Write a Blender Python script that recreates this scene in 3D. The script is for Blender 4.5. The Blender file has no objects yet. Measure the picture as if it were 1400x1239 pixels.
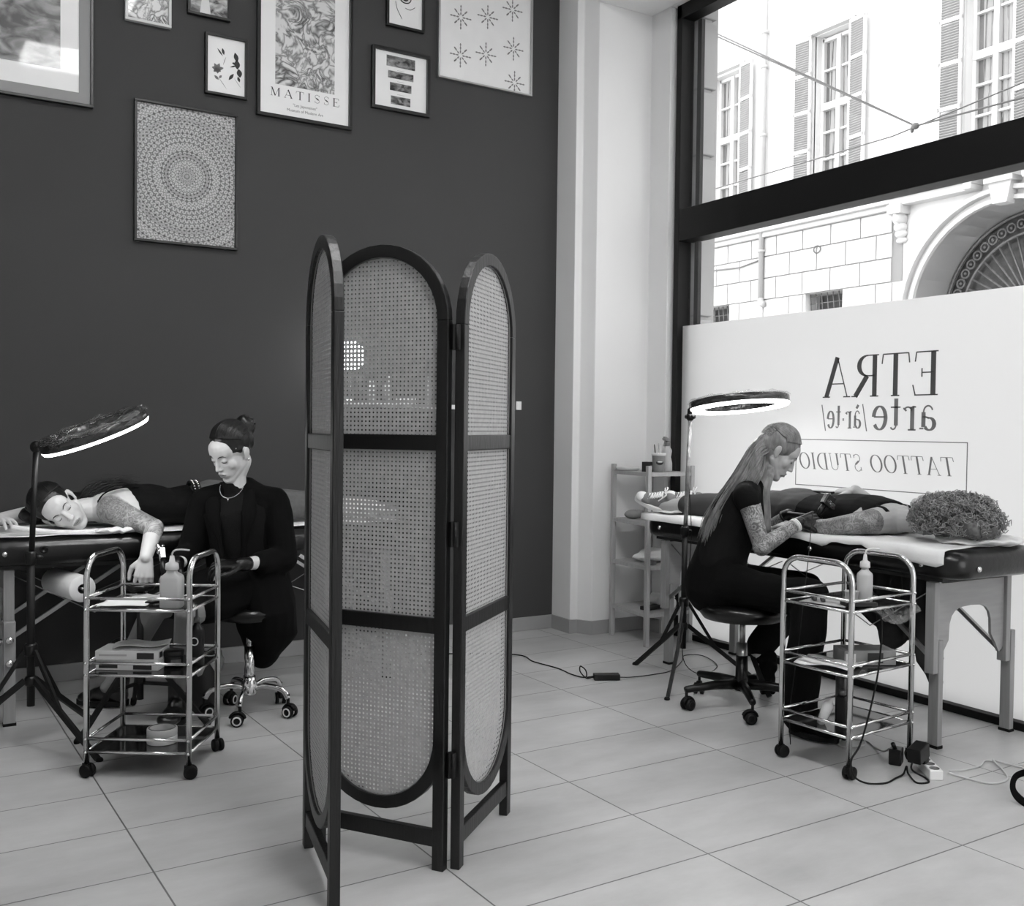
import bpy, bmesh, math, random
import numpy as np
from mathutils import Vector, Matrix
random.seed(7); np.random.seed(7)
S = bpy.context.scene
C = S.collection
PI = math.pi

# ------------------------------------------------------------------ camera
cam_d = bpy.data.cameras.new('camera'); cam = bpy.data.objects.new('camera', cam_d); C.objects.link(cam)
right = Vector((.85587, -.51706, .01178)); up = Vector((.00279, .02739, .99962)); fwd = Vector((.51718, .85551, -.02489))   # 31 degrees right, 1.4 down
fwd.normalize(); right = fwd.cross(up).normalized(); up = right.cross(fwd).normalized()
M = Matrix((right, up, -fwd)).transposed().to_4x4(); M.translation = Vector((0, 0, 1.25))
cam.matrix_world = M
cam_d.sensor_fit = 'HORIZONTAL'; cam_d.sensor_width = 36; cam_d.lens = 36 * 1389.84 / 1400
cam_d.clip_start = .05; cam_d.clip_end = 200
S.camera = cam
# ------------------------------------------------------------------ light, world, exposure
S.view_settings.view_transform = 'Standard'; S.view_settings.look = 'None'
S.view_settings.gamma = 1; S.view_settings.use_curve_mapping = False
S.view_settings.exposure = 1.22
w = bpy.data.worlds.new('overcast_sky'); S.world = w; w.use_nodes = True
w.node_tree.nodes['Background'].inputs[0].default_value = (1, 1, 1, 1)
w.node_tree.nodes['Background'].inputs[1].default_value = 1.9
def area(name, loc, rot, sx, sy, power, portal=False):
    l = bpy.data.lights.new(name, 'AREA'); l.shape = 'RECTANGLE'; l.size = sx; l.size_y = sy; l.energy = power
    if portal: l.cycles.is_portal = True
    o = bpy.data.objects.new(name, l); C.objects.link(o); o.location = loc; o.rotation_euler = rot
    return o
# the wide street window lets the daylight in
area('daylight_portal', (4.3, .95, 1.9), (0, PI/2, 0), 3.7, 7.7, 1, True)
area('daylight_portal_front', (2.8, -3.25, 1.95), (PI/2, 0, PI), 2.2, 3.5, 1, True)  # portal for the added fill window behind the camera

# ------------------------------------------------------------------ helpers
def lin(s): return s/12.92 if s <= .04045 else ((s+.055)/1.055)**2.4
def tag(o, label=None, cat=None, group=None, kind=None):
    if label: o['label'] = label
    if cat: o['category'] = cat
    if group: o['group'] = group
    if kind: o['kind'] = kind
    return o
def thing(name, label, cat, loc=(0,0,0), rotz=0, group=None):
    o = bpy.data.objects.new(name, None); C.objects.link(o); o.empty_display_size = .1
    o.location = loc; o.rotation_euler = (0, 0, rotz)
    return tag(o, label, cat, group)
def dup(root, loc, rotz=None, label=None, group=None):
    r = root.copy(); C.objects.link(r); r.location = loc
    if rotz is not None: r.rotation_euler = (0, 0, rotz)
    if label: r['label'] = label
    if group: r['group'] = group
    for ch in list(root.children):
        c = ch.copy(); C.objects.link(c); c.parent = r
        for g in list(ch.children):
            d = g.copy(); C.objects.link(d); d.parent = c
    return r
MATS = {}
def mat(name, g, rough=.5, metal=0, spec=.5, var=0, scale=8, bump=0, bscale=60, coat=0, emis=0, trans=0, sheen=0, stretch=None):
    """grey g is an sRGB value 0..1; var = amount of procedural mottling"""
    if name in MATS: return MATS[name]
    m = bpy.data.materials.new(name); m.use_nodes = True; nt = m.node_tree; N = nt.nodes; L = nt.links
    b = N['Principled BSDF']; c = lin(g)
    b.inputs['Base Color'].default_value = (c, c, c, 1); b.inputs['Roughness'].default_value = rough
    b.inputs['Metallic'].default_value = metal; b.inputs['Specular IOR Level'].default_value = spec
    b.inputs['Coat Weight'].default_value = coat
    if sheen: b.inputs['Sheen Weight'].default_value = sheen
    if emis:
        b.inputs['Emission Color'].default_value = (1, 1, 1, 1); b.inputs['Emission Strength'].default_value = emis
    tc = N.new('ShaderNodeTexCoord'); src = tc.outputs['Object']
    if stretch:
        mp = N.new('ShaderNodeMapping'); mp.inputs['Scale'].default_value = stretch; L.new(src, mp.inputs[0]); src = mp.outputs[0]
    n = N.new('ShaderNodeTexNoise'); n.inputs['Scale'].default_value = scale; n.inputs['Detail'].default_value = 5
    L.new(src, n.inputs['Vector'])
    r = N.new('ShaderNodeMapRange'); r.inputs['From Min'].default_value = .3; r.inputs['From Max'].default_value = .7
    v = var if var else .02
    r.inputs['To Min'].default_value = c*(1-v); r.inputs['To Max'].default_value = min(1, c*(1+v))
    L.new(n.outputs[0], r.inputs[0]); L.new(r.outputs[0], b.inputs['Base Color'])
    if bump:
        n2 = N.new('ShaderNodeTexNoise'); n2.inputs['Scale'].default_value = bscale; n2.inputs['Detail'].default_value = 4
        L.new(src, n2.inputs['Vector'])
        bp = N.new('ShaderNodeBump'); bp.inputs['Strength'].default_value = bump; bp.inputs['Distance'].default_value = .01
        L.new(n2.outputs[0], bp.inputs['Height']); L.new(bp.outputs[0], b.inputs['Normal'])
    if trans:
        t = N.new('ShaderNodeBsdfTranslucent'); t.inputs[0].default_value = (c, c, c, 1)
        mx = N.new('ShaderNodeMixShader'); mx.inputs[0].default_value = trans
        L.new(b.outputs[0], mx.inputs[1]); L.new(t.outputs[0], mx.inputs[2]); L.new(mx.outputs[0], N['Material Output'].inputs[0])
    MATS[name] = m; return m
class MB:
    def __init__(s): s.v = []; s.f = []; s.m = []; s.s = []; s.k = 0
    def add(s, vs, fs, mi=0, smooth=True):
        s.v.extend([tuple(map(float, p)) for p in vs]); k = s.k
        for f in fs: s.f.append([i+k for i in f]); s.m.append(mi); s.s.append(smooth)
        s.k += len(vs); return s
    def box(s, c, d, rot=0, mi=0, tilt=None):
        x, y, z = d[0]/2, d[1]/2, d[2]/2
        vs = [(-x,-y,-z),(x,-y,-z),(x,y,-z),(-x,y,-z),(-x,-y,z),(x,-y,z),(x,y,z),(-x,y,z)]
        Rm = Matrix.Rotation(rot, 3, 'Z')
        if tilt is not None: Rm = tilt if isinstance(tilt, Matrix) else Rm
        c = Vector(c); vs = [Rm @ Vector(p) + c for p in vs]
        return s.add(vs, [(0,3,2,1),(4,5,6,7),(0,1,5,4),(1,2,6,5),(2,3,7,6),(3,0,4,7)], mi, False)
    def b2(s, x0, x1, y0, y1, z0, z1, mi=0):
        return s.box(((x0+x1)/2, (y0+y1)/2, (z0+z1)/2), (abs(x1-x0), abs(y1-y0), abs(z1-z0)), 0, mi)
    def bar(s, a, b, w, h, mi=0, upv=(0,0,1)):
        a = Vector(a); b = Vector(b); d = (b-a); L = d.length; d.normalize(); u = Vector(upv)
        if abs(d.dot(u)) > .98: u = Vector((0, 1, 0))
        r = d.cross(u).normalized(); u = r.cross(d)
        return s.box((a+b)/2, (w, L, h), 0, mi, Matrix((r, d, u)).transposed())
    def tube(s, pts, r, n=10, mi=0, closed=False, caps=True, ru=None, udir=None, smooth=True, rnd=False):
        P = [Vector(p) for p in pts]; K = len(P)
        rr = list(r) if hasattr(r, '__len__') else [r]*K
        r2 = (list(ru) if hasattr(ru, '__len__') else [ru]*K) if ru is not None else rr
        if rnd and not closed:      # rounded ends
            d0 = (P[0]-P[1]).normalized(); d1 = (P[-1]-P[-2]).normalized()
            pre = []; post = []
            for t in (1.0, .92, .7, .38):
                k = math.sqrt(max(0, 1-t*t)) if t < 1 else .05
                q = min(rr[0], r2[0]); pre.append((P[0]+d0*q*t, rr[0]*k, r2[0]*k))
                q = min(rr[-1], r2[-1]); post.append((P[-1]+d1*q*t, rr[-1]*k, r2[-1]*k))
            post = post[::-1]
            P = [a[0] for a in pre]+P+[a[0] for a in post]; rr = [a[1] for a in pre]+rr+[a[1] for a in post]; r2 = [a[2] for a in pre]+r2+[a[2] for a in post]
            K = len(P)
        vs = []; prev = None
        for i in range(K):
            if closed: t = P[(i+1) % K]-P[i-1]
            else: t = P[min(i+1, K-1)]-P[max(i-1, 0)]
            if t.length < 1e-9: t = Vector((0, 0, 1))
            t.normalize()
            if prev is None:
                a = Vector(udir) if udir is not None else (Vector((0, 0, 1)) if abs(t.z) < .9 else Vector((1, 0, 0)))
            else: a = Vector(udir) if udir is not None else prev
            u = (a - t*a.dot(t))
            if u.length < 1e-6: u = Vector((0, 1, 0)) - t*t.y
            u.normalize(); prev = u; w_ = t.cross(u)
            for j in range(n):
                an = 2*PI*j/n; vs.append(P[i] + u*(math.cos(an)*rr[i]) + w_*(math.sin(an)*r2[i]))
        fs = []
        for i in range(K if closed else K-1):
            i2 = (i+1) % K
            for j in range(n): fs.append((i*n+j, i*n+(j+1) % n, i2*n+(j+1) % n, i2*n+j))
        if not closed and caps: fs.append(tuple(range(n))[::-1]); fs.append(tuple((K-1)*n+j for j in range(n)))
        return s.add(vs, fs, mi, smooth)
    def cap(s, a, b, r0, r1=None, n=14, mi=0):
        a = Vector(a); b = Vector(b); r1 = r0 if r1 is None else r1
        return s.tube([a, a.lerp(b, .5), b], [r0, (r0+r1)/2, r1], n, mi, rnd=True)
    def ell(s, c, r, rot=None, nu=16, nv=10, mi=0):
        c = Vector(c); r = (r, r, r) if not hasattr(r, '__len__') else r
        vs = []; fs = []
        for i in range(1, nv):
            th = PI*i/nv
            for j in range(nu):
                ph = 2*PI*j/nu; p = Vector((r[0]*math.sin(th)*math.cos(ph), r[1]*math.sin(th)*math.sin(ph), r[2]*math.cos(th)))
                vs.append(c + (rot @ p if rot else p))
        t = Vector((0, 0, r[2])); vs.append(c + (rot @ t if rot else t)); vs.append(c - (rot @ t if rot else t)); T = len(vs)-2
        for i in range(nv-2):
            for j in range(nu): fs.append((i*nu+j, (i+1)*nu+j, (i+1)*nu+(j+1) % nu, i*nu+(j+1) % nu))
        for j in range(nu): fs.append((T, j, (j+1) % nu)); fs.append((T+1, (nv-2)*nu+(j+1) % nu, (nv-2)*nu+j))
        return s.add(vs, fs, mi)
    def lathe(s, prof, c=(0,0,0), rot=None, n=24, mi=0, smooth=True):
        c = Vector(c); vs = []; fs = []; K = len(prof)
        for (r, z) in prof:
            for j in range(n):
                a = 2*PI*j/n; p = Vector((max(r, 1e-4)*math.cos(a), max(r, 1e-4)*math.sin(a), z)); vs.append(c + (rot @ p if rot else p))
        for i in range(K-1):
            for j in range(n): fs.append((i*n+j, i*n+(j+1) % n, (i+1)*n+(j+1) % n, (i+1)*n+j))
        if tuple(prof[0]) != tuple(prof[-1]): fs.append(tuple(range(n))[::-1]); fs.append(tuple((K-1)*n+j for j in range(n)))
        return s.add(vs, fs, mi, smooth)
    def prism(s, poly, o, ex, ey, t, mi=0):
        """2-D polygon (list of (a,b)) in the frame o,ex,ey pushed t along ex x ey"""
        o = Vector(o); ex = Vector(ex); ey = Vector(ey); ez = ex.cross(ey).normalized()*t; n = len(poly)
        vs = [o+ex*a+ey*b for a, b in poly] + [o+ex*a+ey*b+ez for a, b in poly]
        fs = [tuple(range(n))[::-1], tuple(range(n, 2*n))] + [(i, (i+1) % n, n+(i+1) % n, n+i) for i in range(n)]
        return s.add(vs, fs, mi, False)
    def strip(s, rows, mi=0, smooth=True, thick=0):
        """grid of points rows[i][j]"""
        m = len(rows); n = len(rows[0]); vs = [Vector(p) for r in rows for p in r]
        fs = [(i*n+j, (i+1)*n+j, (i+1)*n+j+1, i*n+j+1) for i in range(m-1) for j in range(n-1)]
        return s.add(vs, fs, mi, smooth)
    def build(s, name, mats, parent=None, bevel=0, label=None, sub=0, solid=0, auto=None):
        me = bpy.data.meshes.new(name); me.from_pydata(s.v, [], s.f)
        if not isinstance(mats, (list, tuple)): mats = [mats]
        for m in mats: me.materials.append(m)
        me.polygons.foreach_set('material_index', s.m); me.polygons.foreach_set('use_smooth', s.s); me.update()
        o = bpy.data.objects.new(name, me); C.objects.link(o)
        if parent: o.parent = parent
        if label: o['label'] = label
        if solid:
            q = o.modifiers.new('solid', 'SOLIDIFY'); q.thickness = solid; q.offset = 0
        if bevel:
            q = o.modifiers.new('bevel', 'BEVEL'); q.width = bevel; q.segments = 2; q.limit_method = 'ANGLE'; q.angle_limit = .7
        if sub:
            q = o.modifiers.new('sub', 'SUBSURF'); q.levels = sub; q.render_levels = sub
        return o
def arc(c, r, a0, a1, n=8, ex=(1,0,0), ey=(0,0,1)):
    c = Vector(c); ex = Vector(ex); ey = Vector(ey)
    return [c + ex*(r*math.cos(a0+(a1-a0)*i/n)) + ey*(r*math.sin(a0+(a1-a0)*i/n)) for i in range(n+1)]
def spline(pts, n=6):
    P = [Vector(p) for p in pts]; out = []
    for i in range(len(P)-1):
        p0 = P[max(i-1, 0)]; p1 = P[i]; p2 = P[i+1]; p3 = P[min(i+2, len(P)-1)]
        for k in range(n):
            t = k/n; out.append(.5*((2*p1)+(p2-p0)*t+(2*p0-5*p1+4*p2-p3)*t*t+(3*p1-p0-3*p2+p3)*t*t*t))
    out.append(P[-1]); return out
def struct(name, mb, m, bevel=0, label=None, parent=None):
    o = mb.build(name, m, parent, bevel); o['kind'] = 'structure'
    if label: o['label'] = label
    return o
def organic(name, mb, mats, parent=None, voxel=.005, smooth=4, sculpt=None, pick=None, label=None):
    """one continuous skin grown over overlapping volumes"""
    o = mb.build('tmp', [mats[0]] if isinstance(mats, (list, tuple)) else mats)
    q = o.modifiers.new('r', 'REMESH'); q.mode = 'VOXEL'; q.voxel_size = voxel; q.use_smooth_shade = True
    if smooth:
        q = o.modifiers.new('s', 'SMOOTH'); q.factor = .5; q.iterations = smooth
    dg = bpy.context.evaluated_depsgraph_get(); me = bpy.data.meshes.new_from_object(o.evaluated_get(dg), depsgraph=dg)
    me.name = name; old = o.data; bpy.data.objects.remove(o); bpy.data.meshes.remove(old)
    me.materials.clear()
    for m in (mats if isinstance(mats, (list, tuple)) else [mats]): me.materials.append(m)
    n = len(me.vertices); co = np.empty(n*3); me.vertices.foreach_get('co', co); co = co.reshape(-1, 3)
    if sculpt is not None:
        co = sculpt(co); me.vertices.foreach_set('co', co.ravel())
    if pick is not None:
        k = len(me.polygons); ce = np.empty(k*3); me.polygons.foreach_get('center', ce); ce = ce.reshape(-1, 3)
        me.polygons.foreach_set('material_index', pick(ce).astype(np.int32))
    else: me.polygons.foreach_set('material_index', [0]*len(me.polygons))
    me.polygons.foreach_set('use_smooth', [True]*len(me.polygons)); me.update()
    o = bpy.data.objects.new(name, me); C.objects.link(o)
    if parent: o.parent = parent
    if label: o['label'] = label
    return o
def segdist(P, a, b):
    a = np.array(a, float); b = np.array(b, float); d = b-a; t = np.clip(((P-a)@d)/(d@d), 0, 1)
    return np.linalg.norm(P-(a+t[:, None]*d), axis=1), t
def wrinkle(amp, freq, seed=0, axis=None):
    rs = np.random.RandomState(seed); K = 14
    D = rs.normal(size=(K, 3)); D /= np.linalg.norm(D, axis=1)[:, None]; F = freq*(.5+rs.rand(K)); ph = rs.rand(K)*6.28
    Dd = rs.normal(size=(K, 3)); Dd /= np.linalg.norm(Dd, axis=1)[:, None]
    if axis is not None: D = D*np.array(axis); 
    def f(co):
        out = co.copy()
        for i in range(K):
            s_ = np.sin(co@D[i]*F[i]*6.28+ph[i]+1.5*np.sin(co@Dd[i]*F[i]*3+ph[i]))
            out += (Dd[i][None]*s_[:, None])*amp/math.sqrt(K)*1.6
        return out
    return f
# ------------------------------------------------------------------ materials
WALLD = mat('dark_wall_paint', .262, .8, spec=.25, var=.05, scale=1.2, bump=.04, bscale=120)
WHITE = mat('white_wall_paint', .90, .8, var=.02, scale=1.5)
GREYW = mat('pale_grey_paint', .70, .8, var=.03, scale=2)
CEIL = mat('ceiling_paint', .92, .9)
BASEB = mat('stone_baseboard', .60, .45, var=.08, scale=4)
BLKM = mat('black_metal_frame', .075, .5, spec=.25, bump=.05, bscale=30)
CHROME = mat('chrome_tube', .82, .16, 1, var=.03)
STEEL = mat('brushed_steel', .66, .35, 1, var=.05)
BLKP = mat('black_plastic', .035, .35, spec=.35)
BLKR = mat('black_rubber', .03, .6, spec=.25)
VINYL = mat('black_vinyl', .035, .28, spec=.4, bump=.12, bscale=35, coat=.1)
WOOD = mat('beech_wood', .56, .5, var=.10, scale=6, stretch=(12, 12, 1))
WOODH = mat('beech_plywood', .58, .5, var=.08, scale=5, stretch=(1, 1, 8))
BAMB = mat('pale_bamboo', .66, .5, var=.08, scale=8, stretch=(10, 10, 1))
SCRN = mat('black_stained_wood', .035, .38, spec=.48, bump=.15, bscale=18, stretch=(9, 9, .8), var=.2, scale=10)
CANE = mat('woven_cane', .70, .6, var=.12, scale=50, bump=.3, bscale=700, trans=.05)
PAPER = mat('white_paper', .93, .8, bump=.3, bscale=25, trans=.15)
CLOTHW = mat('white_cloth', .88, .9, bump=.3, bscale=60)
PLW = mat('white_plastic', .88, .35, trans=.25)
PLW2 = mat('translucent_plastic', .84, .3, trans=.4)
CARD = mat('white_card', .82, .6, var=.05)
CARDG = mat('grey_print', .42, .6, var=.3, scale=60)
CARDD = mat('dark_print', .14, .6)
STONE = mat('rendered_stone', .72, .9, var=.05, scale=3)
FACADE = mat('facade_render', .78, .9, var=.03, scale=1.5)
FACG = mat('facade_grey_stone', .62, .9, var=.06, scale=3)
GROOVE = mat('stone_joint', .50, .9)
SHUT = mat('grey_shutter', .58, .7, var=.05)
SHUTR = mat('pale_shutter_frame', .74, .7)
WINF = mat('facade_window_frame', .76, .6)
WGLS = mat('curtained_glass', .38, .15, var=.25, scale=1.5, coat=.3)
IRON = mat('wrought_iron', .40, .6, var=.2, scale=20)
DARKO = mat('dark_opening', .30, .8, var=.3, scale=12)
FAB = mat('black_fabric', .025, .9, spec=.15, bump=.3, bscale=300)
FAB2 = mat('black_jersey', .045, .85, spec=.18, bump=.2, bscale=200)
FAB3 = mat('black_blazer_cloth', .02, .9, spec=.14, bump=.2, bscale=400)
GLOVE = mat('black_nitrile_glove', .03, .35, spec=.35, bump=.25, bscale=50)
GREYF = mat('grey_denim', .36, .9, var=.1, scale=60)
SKIN1 = mat('light_skin', .80, .42, var=.02, scale=20)
SKIN2 = mat('pale_skin', .82, .42, var=.03, scale=20)
SKIN3 = mat('skin', .66, .45, var=.03, scale=20)
LIPS = mat('lips', .60, .4)
LINE = mat('lashes_and_brows', .14, .7)
HAIRD = mat('dark_hair', .06, .38, var=.4, scale=60, spec=.5)
HAIRB = mat('blonde_hair', .46, .40, var=.5, scale=45, spec=.5, stretch=(1, 1, .3))
HAIRC = mat('curly_hair', .52, .5, var=.45, scale=30)
SOLE = mat('white_rubber', .88, .6)
CANV = mat('grey_canvas', .45, .85, bump=.2, bscale=300)
EMIT = mat('ring_light_diffuser', .95, .5, emis=7)
GLOBE = mat('lit_globe', .95, .5, emis=4)
SILV = mat('silver', .85, .2, 1)
SOCK = mat('socket_plastic', .9, .4)

def tattoo_mat(name, base, ink, scale=22):
    m = bpy.data.materials.new(name); m.use_nodes = True; N = m.node_tree.nodes; L = m.node_tree.links; b = N['Principled BSDF']
    tc = N.new('ShaderNodeTexCoord')
    n = N.new('ShaderNodeTexNoise'); n.inputs['Scale'].default_value = scale; n.inputs['Detail'].default_value = 2; n.inputs['Distortion'].default_value = 1.8
    L.new(tc.outputs['Object'], n.inputs['Vector'])
    a = N.new('ShaderNodeMath'); a.operation = 'PINGPONG'; a.inputs[1].default_value = .07; L.new(n.outputs[0], a.inputs[0])
    r = N.new('ShaderNodeValToRGB'); r.color_ramp.elements[0].position = .012; r.color_ramp.elements[1].position = .05
    c0 = lin(ink); c1 = lin(base); r.color_ramp.elements[0].color = (c0, c0, c0, 1); r.color_ramp.elements[1].color = (c1, c1, c1, 1)
    L.new(a.outputs[0], r.inputs[0])
    n2 = N.new('ShaderNodeTexNoise'); n2.inputs['Scale'].default_value = scale*.5; L.new(tc.outputs['Object'], n2.inputs['Vector'])
    r2 = N.new('ShaderNodeValToRGB'); r2.color_ramp.elements[0].position = .42; r2.color_ramp.elements[1].position = .6
    r2.color_ramp.elements[0].color = (.45, .45, .45, 1)
    L.new(n2.outputs[0], r2.inputs[0])
    mx = N.new('ShaderNodeMix'); mx.data_type = 'RGBA'; mx.blend_type = 'MULTIPLY'; mx.inputs[0].default_value = 1
    L.new(r.outputs[0], mx.inputs[6]); L.new(r2.outputs[0], mx.inputs[7]); L.new(mx.outputs[2], b.inputs['Base Color'])
    b.inputs['Roughness'].default_value = .45
    return m
TATT = tattoo_mat('tattooed_skin', .64, .36)
TATL = tattoo_mat('lightly_tattooed_skin', .81, .60, 16)
TATC = tattoo_mat('banded_tattooed_skin', .66, .48, 18)

def floor_mat():
    m = bpy.data.materials.new('large_grey_floor_tiles'); m.use_nodes = True; N = m.node_tree.nodes; L = m.node_tree.links; b = N['Principled BSDF']
    tc = N.new('ShaderNodeTexCoord'); mp = N.new('ShaderNodeMapping'); mp.vector_type = 'POINT'
    mp.inputs['Rotation'].default_value = (0, 0, -.022); L.new(tc.outputs['Object'], mp.inputs[0])
    br = N.new('ShaderNodeTexBrick'); br.offset = 0; br.squash = 1; br.inputs['Scale'].default_value = 1
    br.inputs['Brick Width'].default_value = .71; br.inputs['Row Height'].default_value = .352
    br.inputs['Mortar Size'].default_value = .0028; br.inputs['Mortar Smooth'].default_value = .2; br.inputs['Bias'].default_value = 0
    a = lin(.70); c2 = lin(.73); g = lin(.38)
    br.inputs['Color1'].default_value = (a, a, a, 1); br.inputs['Color2'].default_value = (c2, c2, c2, 1); br.inputs['Mortar'].default_value = (g, g, g, 1)
    L.new(mp.outputs[0], br.inputs['Vector'])
    n = N.new('ShaderNodeTexNoise'); n.inputs['Scale'].default_value = 3.2; n.inputs['Detail'].default_value = 7; n.inputs['Roughness'].default_value = .62
    mp2 = N.new('ShaderNodeMapping'); mp2.inputs['Scale'].default_value = (.6, 1.3, 1); L.new(tc.outputs['Object'], mp2.inputs[0]); L.new(mp2.outputs[0], n.inputs['Vector'])
    r = N.new('ShaderNodeMapRange'); r.inputs['From Min'].default_value = .3; r.inputs['From Max'].default_value = .7; r.inputs['To Min'].default_value = .80; r.inputs['To Max'].default_value = 1.12
    L.new(n.outputs[0], r.inputs[0])
    mx = N.new('ShaderNodeMix'); mx.data_type = 'RGBA'; mx.blend_type = 'MULTIPLY'; mx.inputs[0].default_value = 1
    L.new(br.outputs[0], mx.inputs[6]); L.new(r.outputs[0], mx.inputs[7]); L.new(mx.outputs[2], b.inputs['Base Color'])
    rr = N.new('ShaderNodeMapRange'); rr.inputs['To Min'].default_value = .26; rr.inputs['To Max'].default_value = .42; L.new(n.outputs[0], rr.inputs[0]); L.new(rr.outputs[0], b.inputs['Roughness'])
    bp = N.new('ShaderNodeBump'); bp.inputs['Strength'].default_value = .4; bp.inputs['Distance'].default_value = .002; bp.invert = True
    L.new(br.outputs['Fac'], bp.inputs['Height']); L.new(bp.outputs[0], b.inputs['Normal'])
    b.inputs['Specular IOR Level'].default_value = .5
    return m, mp
FLOOR, FMP = floor_mat()
# put a grout crossing at (2.737, 2.954)
_c, _s = math.cos(-.022), math.sin(-.022)
_x, _y = _c*2.737-_s*2.954, _s*2.737+_c*2.954
FMP.inputs['Location'].default_value = (-(_x % .71), -(_y % .352), 0)

def simple_nodes(name, fn):
    m = bpy.data.materials.new(name); m.use_nodes = True; fn(m.node_tree, m.node_tree.nodes, m.node_tree.links); return m
def _glass(nt, N, L):
    N.remove(N['Principled BSDF'])
    t = N.new('ShaderNodeBsdfTransparent'); g = N.new('ShaderNodeBsdfGlossy'); g.inputs['Roughness'].default_value = .02
    lw = N.new('ShaderNodeLayerWeight'); lw.inputs[0].default_value = .5; pw = N.new('ShaderNodeMath'); pw.operation = 'POWER'; pw.inputs[1].default_value = 5; L.new(lw.outputs['Facing'], pw.inputs[0]); f = N.new('ShaderNodeMapRange'); f.inputs['To Min'].default_value = .03; f.inputs['To Max'].default_value = .6; L.new(pw.outputs[0], f.inputs[0]); mx = N.new('ShaderNodeMixShader')
    L.new(f.outputs[0], mx.inputs[0]); L.new(t.outputs[0], mx.inputs[1]); L.new(g.outputs[0], mx.inputs[2]); L.new(mx.outputs[0], N['Material Output'].inputs[0])
GLASS = simple_nodes('clear_window_glass', _glass)
def _film(nt, N, L):
    N.remove(N['Principled BSDF'])
    t = N.new('ShaderNodeBsdfTranslucent'); t.inputs[0].default_value = (.86, .86, .86, 1)
    g = N.new('ShaderNodeBsdfDiffuse'); g.inputs[0].default_value = (.8, .8, .8, 1); mx = N.new('ShaderNodeMixShader'); mx.inputs[0].default_value = .22
    L.new(t.outputs[0], mx.inputs[1]); L.new(g.outputs[0], mx.inputs[2]); L.new(mx.outputs[0], N['Material Output'].inputs[0])
FILM = simple_nodes('frosted_window_film', _film)
def _wrap(nt, N, L):
    N.remove(N['Principled BSDF'])
    t = N.new('ShaderNodeBsdfTransparent'); g = N.new('ShaderNodeBsdfGlossy'); g.inputs['Roughness'].default_value = .15
    n = N.new('ShaderNodeTexNoise'); n.inputs['Scale'].default_value = 40; bp = N.new('ShaderNodeBump'); bp.inputs['Strength'].default_value = 1; bp.inputs['Distance'].default_value = .01
    L.new(n.outputs[0], bp.inputs['Height']); L.new(bp.outputs[0], g.inputs['Normal'])
    mx = N.new('ShaderNodeMixShader'); mx.inputs[0].default_value = .28; L.new(t.outputs[0], mx.inputs[1]); L.new(g.outputs[0], mx.inputs[2]); L.new(mx.outputs[0], N['Material Output'].inputs[0])
WRAP = simple_nodes('clear_plastic_wrap', _wrap)

# ------------------------------------------------------------------ room shell
XW = 4.03           # inner face of the shop window frame
struct('floor', MB().b2(-3.2, 4.16, -3.2, 5.5, -.1, 0), FLOOR)
struct('wall_back', MB().b2(-3.2, 3.51, 5.3, 5.5, 0, 4.5), WALLD)
struct('wall_left', MB().b2(-3.3, -3.0, -3.2, 5.5, 0, 4.5), WHITE)
struct('wall_front', MB().b2(-3.2, 1.7, -3.4, -3.0, 0, 4.5).b2(3.9, 4.3, -3.4, -3.0, 0, 4.5).b2(1.7, 3.9, -3.4, -3.0, 3.7, 4.5), WHITE)
w2 = struct('fill_window', MB().b2(1.7, 1.77, -3.15, -3.05, 0, 3.7).b2(3.83, 3.9, -3.15, -3.05, 0, 3.7).b2(1.77, 3.83, -3.15, -3.05, 0, .05).b2(1.77, 3.83, -3.15, -3.05, 3.63, 3.7).b2(2.76, 2.83, -3.15, -3.05, .05, 3.63), BLKM)  # unseen window added behind the camera to let in fill light
MB().b2(1.77, 3.83, -3.105, -3.097, .05, 3.63).build('pane', GLASS, w2)
p = MB().prism([(3.51, 5.6), (3.51, 5.10), (3.555, 5.09), (3.60, 5.0), (4.0, 5.0), (4.0, 4.82), (4.14, 4.82), (4.14, 5.6)], (0, 0, 0), (1, 0, 0), (0, 1, 0), 4.5)
struct('wall_right_corner', p, WHITE, .004)
struct('wall_right', MB().b2(4.0, 4.3, -3.2, -2.9, 0, 4.5), WHITE)
struct('wall_right_above_window', MB().b2(4.0, 4.25, -2.9, 4.82, 3.80, 4.5), WHITE)
struct('ceiling', MB().b2(-3.3, 4.3, -3.4, 5.6, 4.4, 4.6), CEIL)
struct('trim_1', MB().b2(3.58, 4.0, -3.0, 5.0, 3.80, 4.4).b2(3.52, 3.58, -3.0, 5.0, 3.86, 4.4), CEIL, .006, label='white plaster soffit over the shop window')
struct('baseboard_back', MB().b2(-3.0, 3.51, 5.285, 5.30, 0, .083), BASEB, .003)
bb = [(3.51, 5.3), (3.51, 5.10), (3.555, 5.09), (3.60, 5.0), (4.0, 5.0), (4.0, 4.83)]
of = [(3.497, 5.3), (3.497, 5.088), (3.546, 5.078), (3.592, 4.987), (3.987, 4.987), (3.987, 4.83)]
struct('baseboard_right', MB().prism(bb+of[::-1], (0, 0, 0), (1, 0, 0), (0, 1, 0), .083), BASEB)
for i, y in enumerate((-.6, 1.1, 2.8)):   # unseen glowing panels added under the ceiling as fill light
    t = thing('fill_light', 'flat square fill light panel added out of view under the ceiling', 'fill light', (1.2, y, 4.38), group='added fill light panels')
    MB().box((0, 0, -.02), (.64, .64, .04)).build('frame', CARD, t)
    MB().box((0, 0, -.045), (.6, .6, .01)).build('diffuser', mat('panel_diffuser', .9, .5, emis=17), t)

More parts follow.
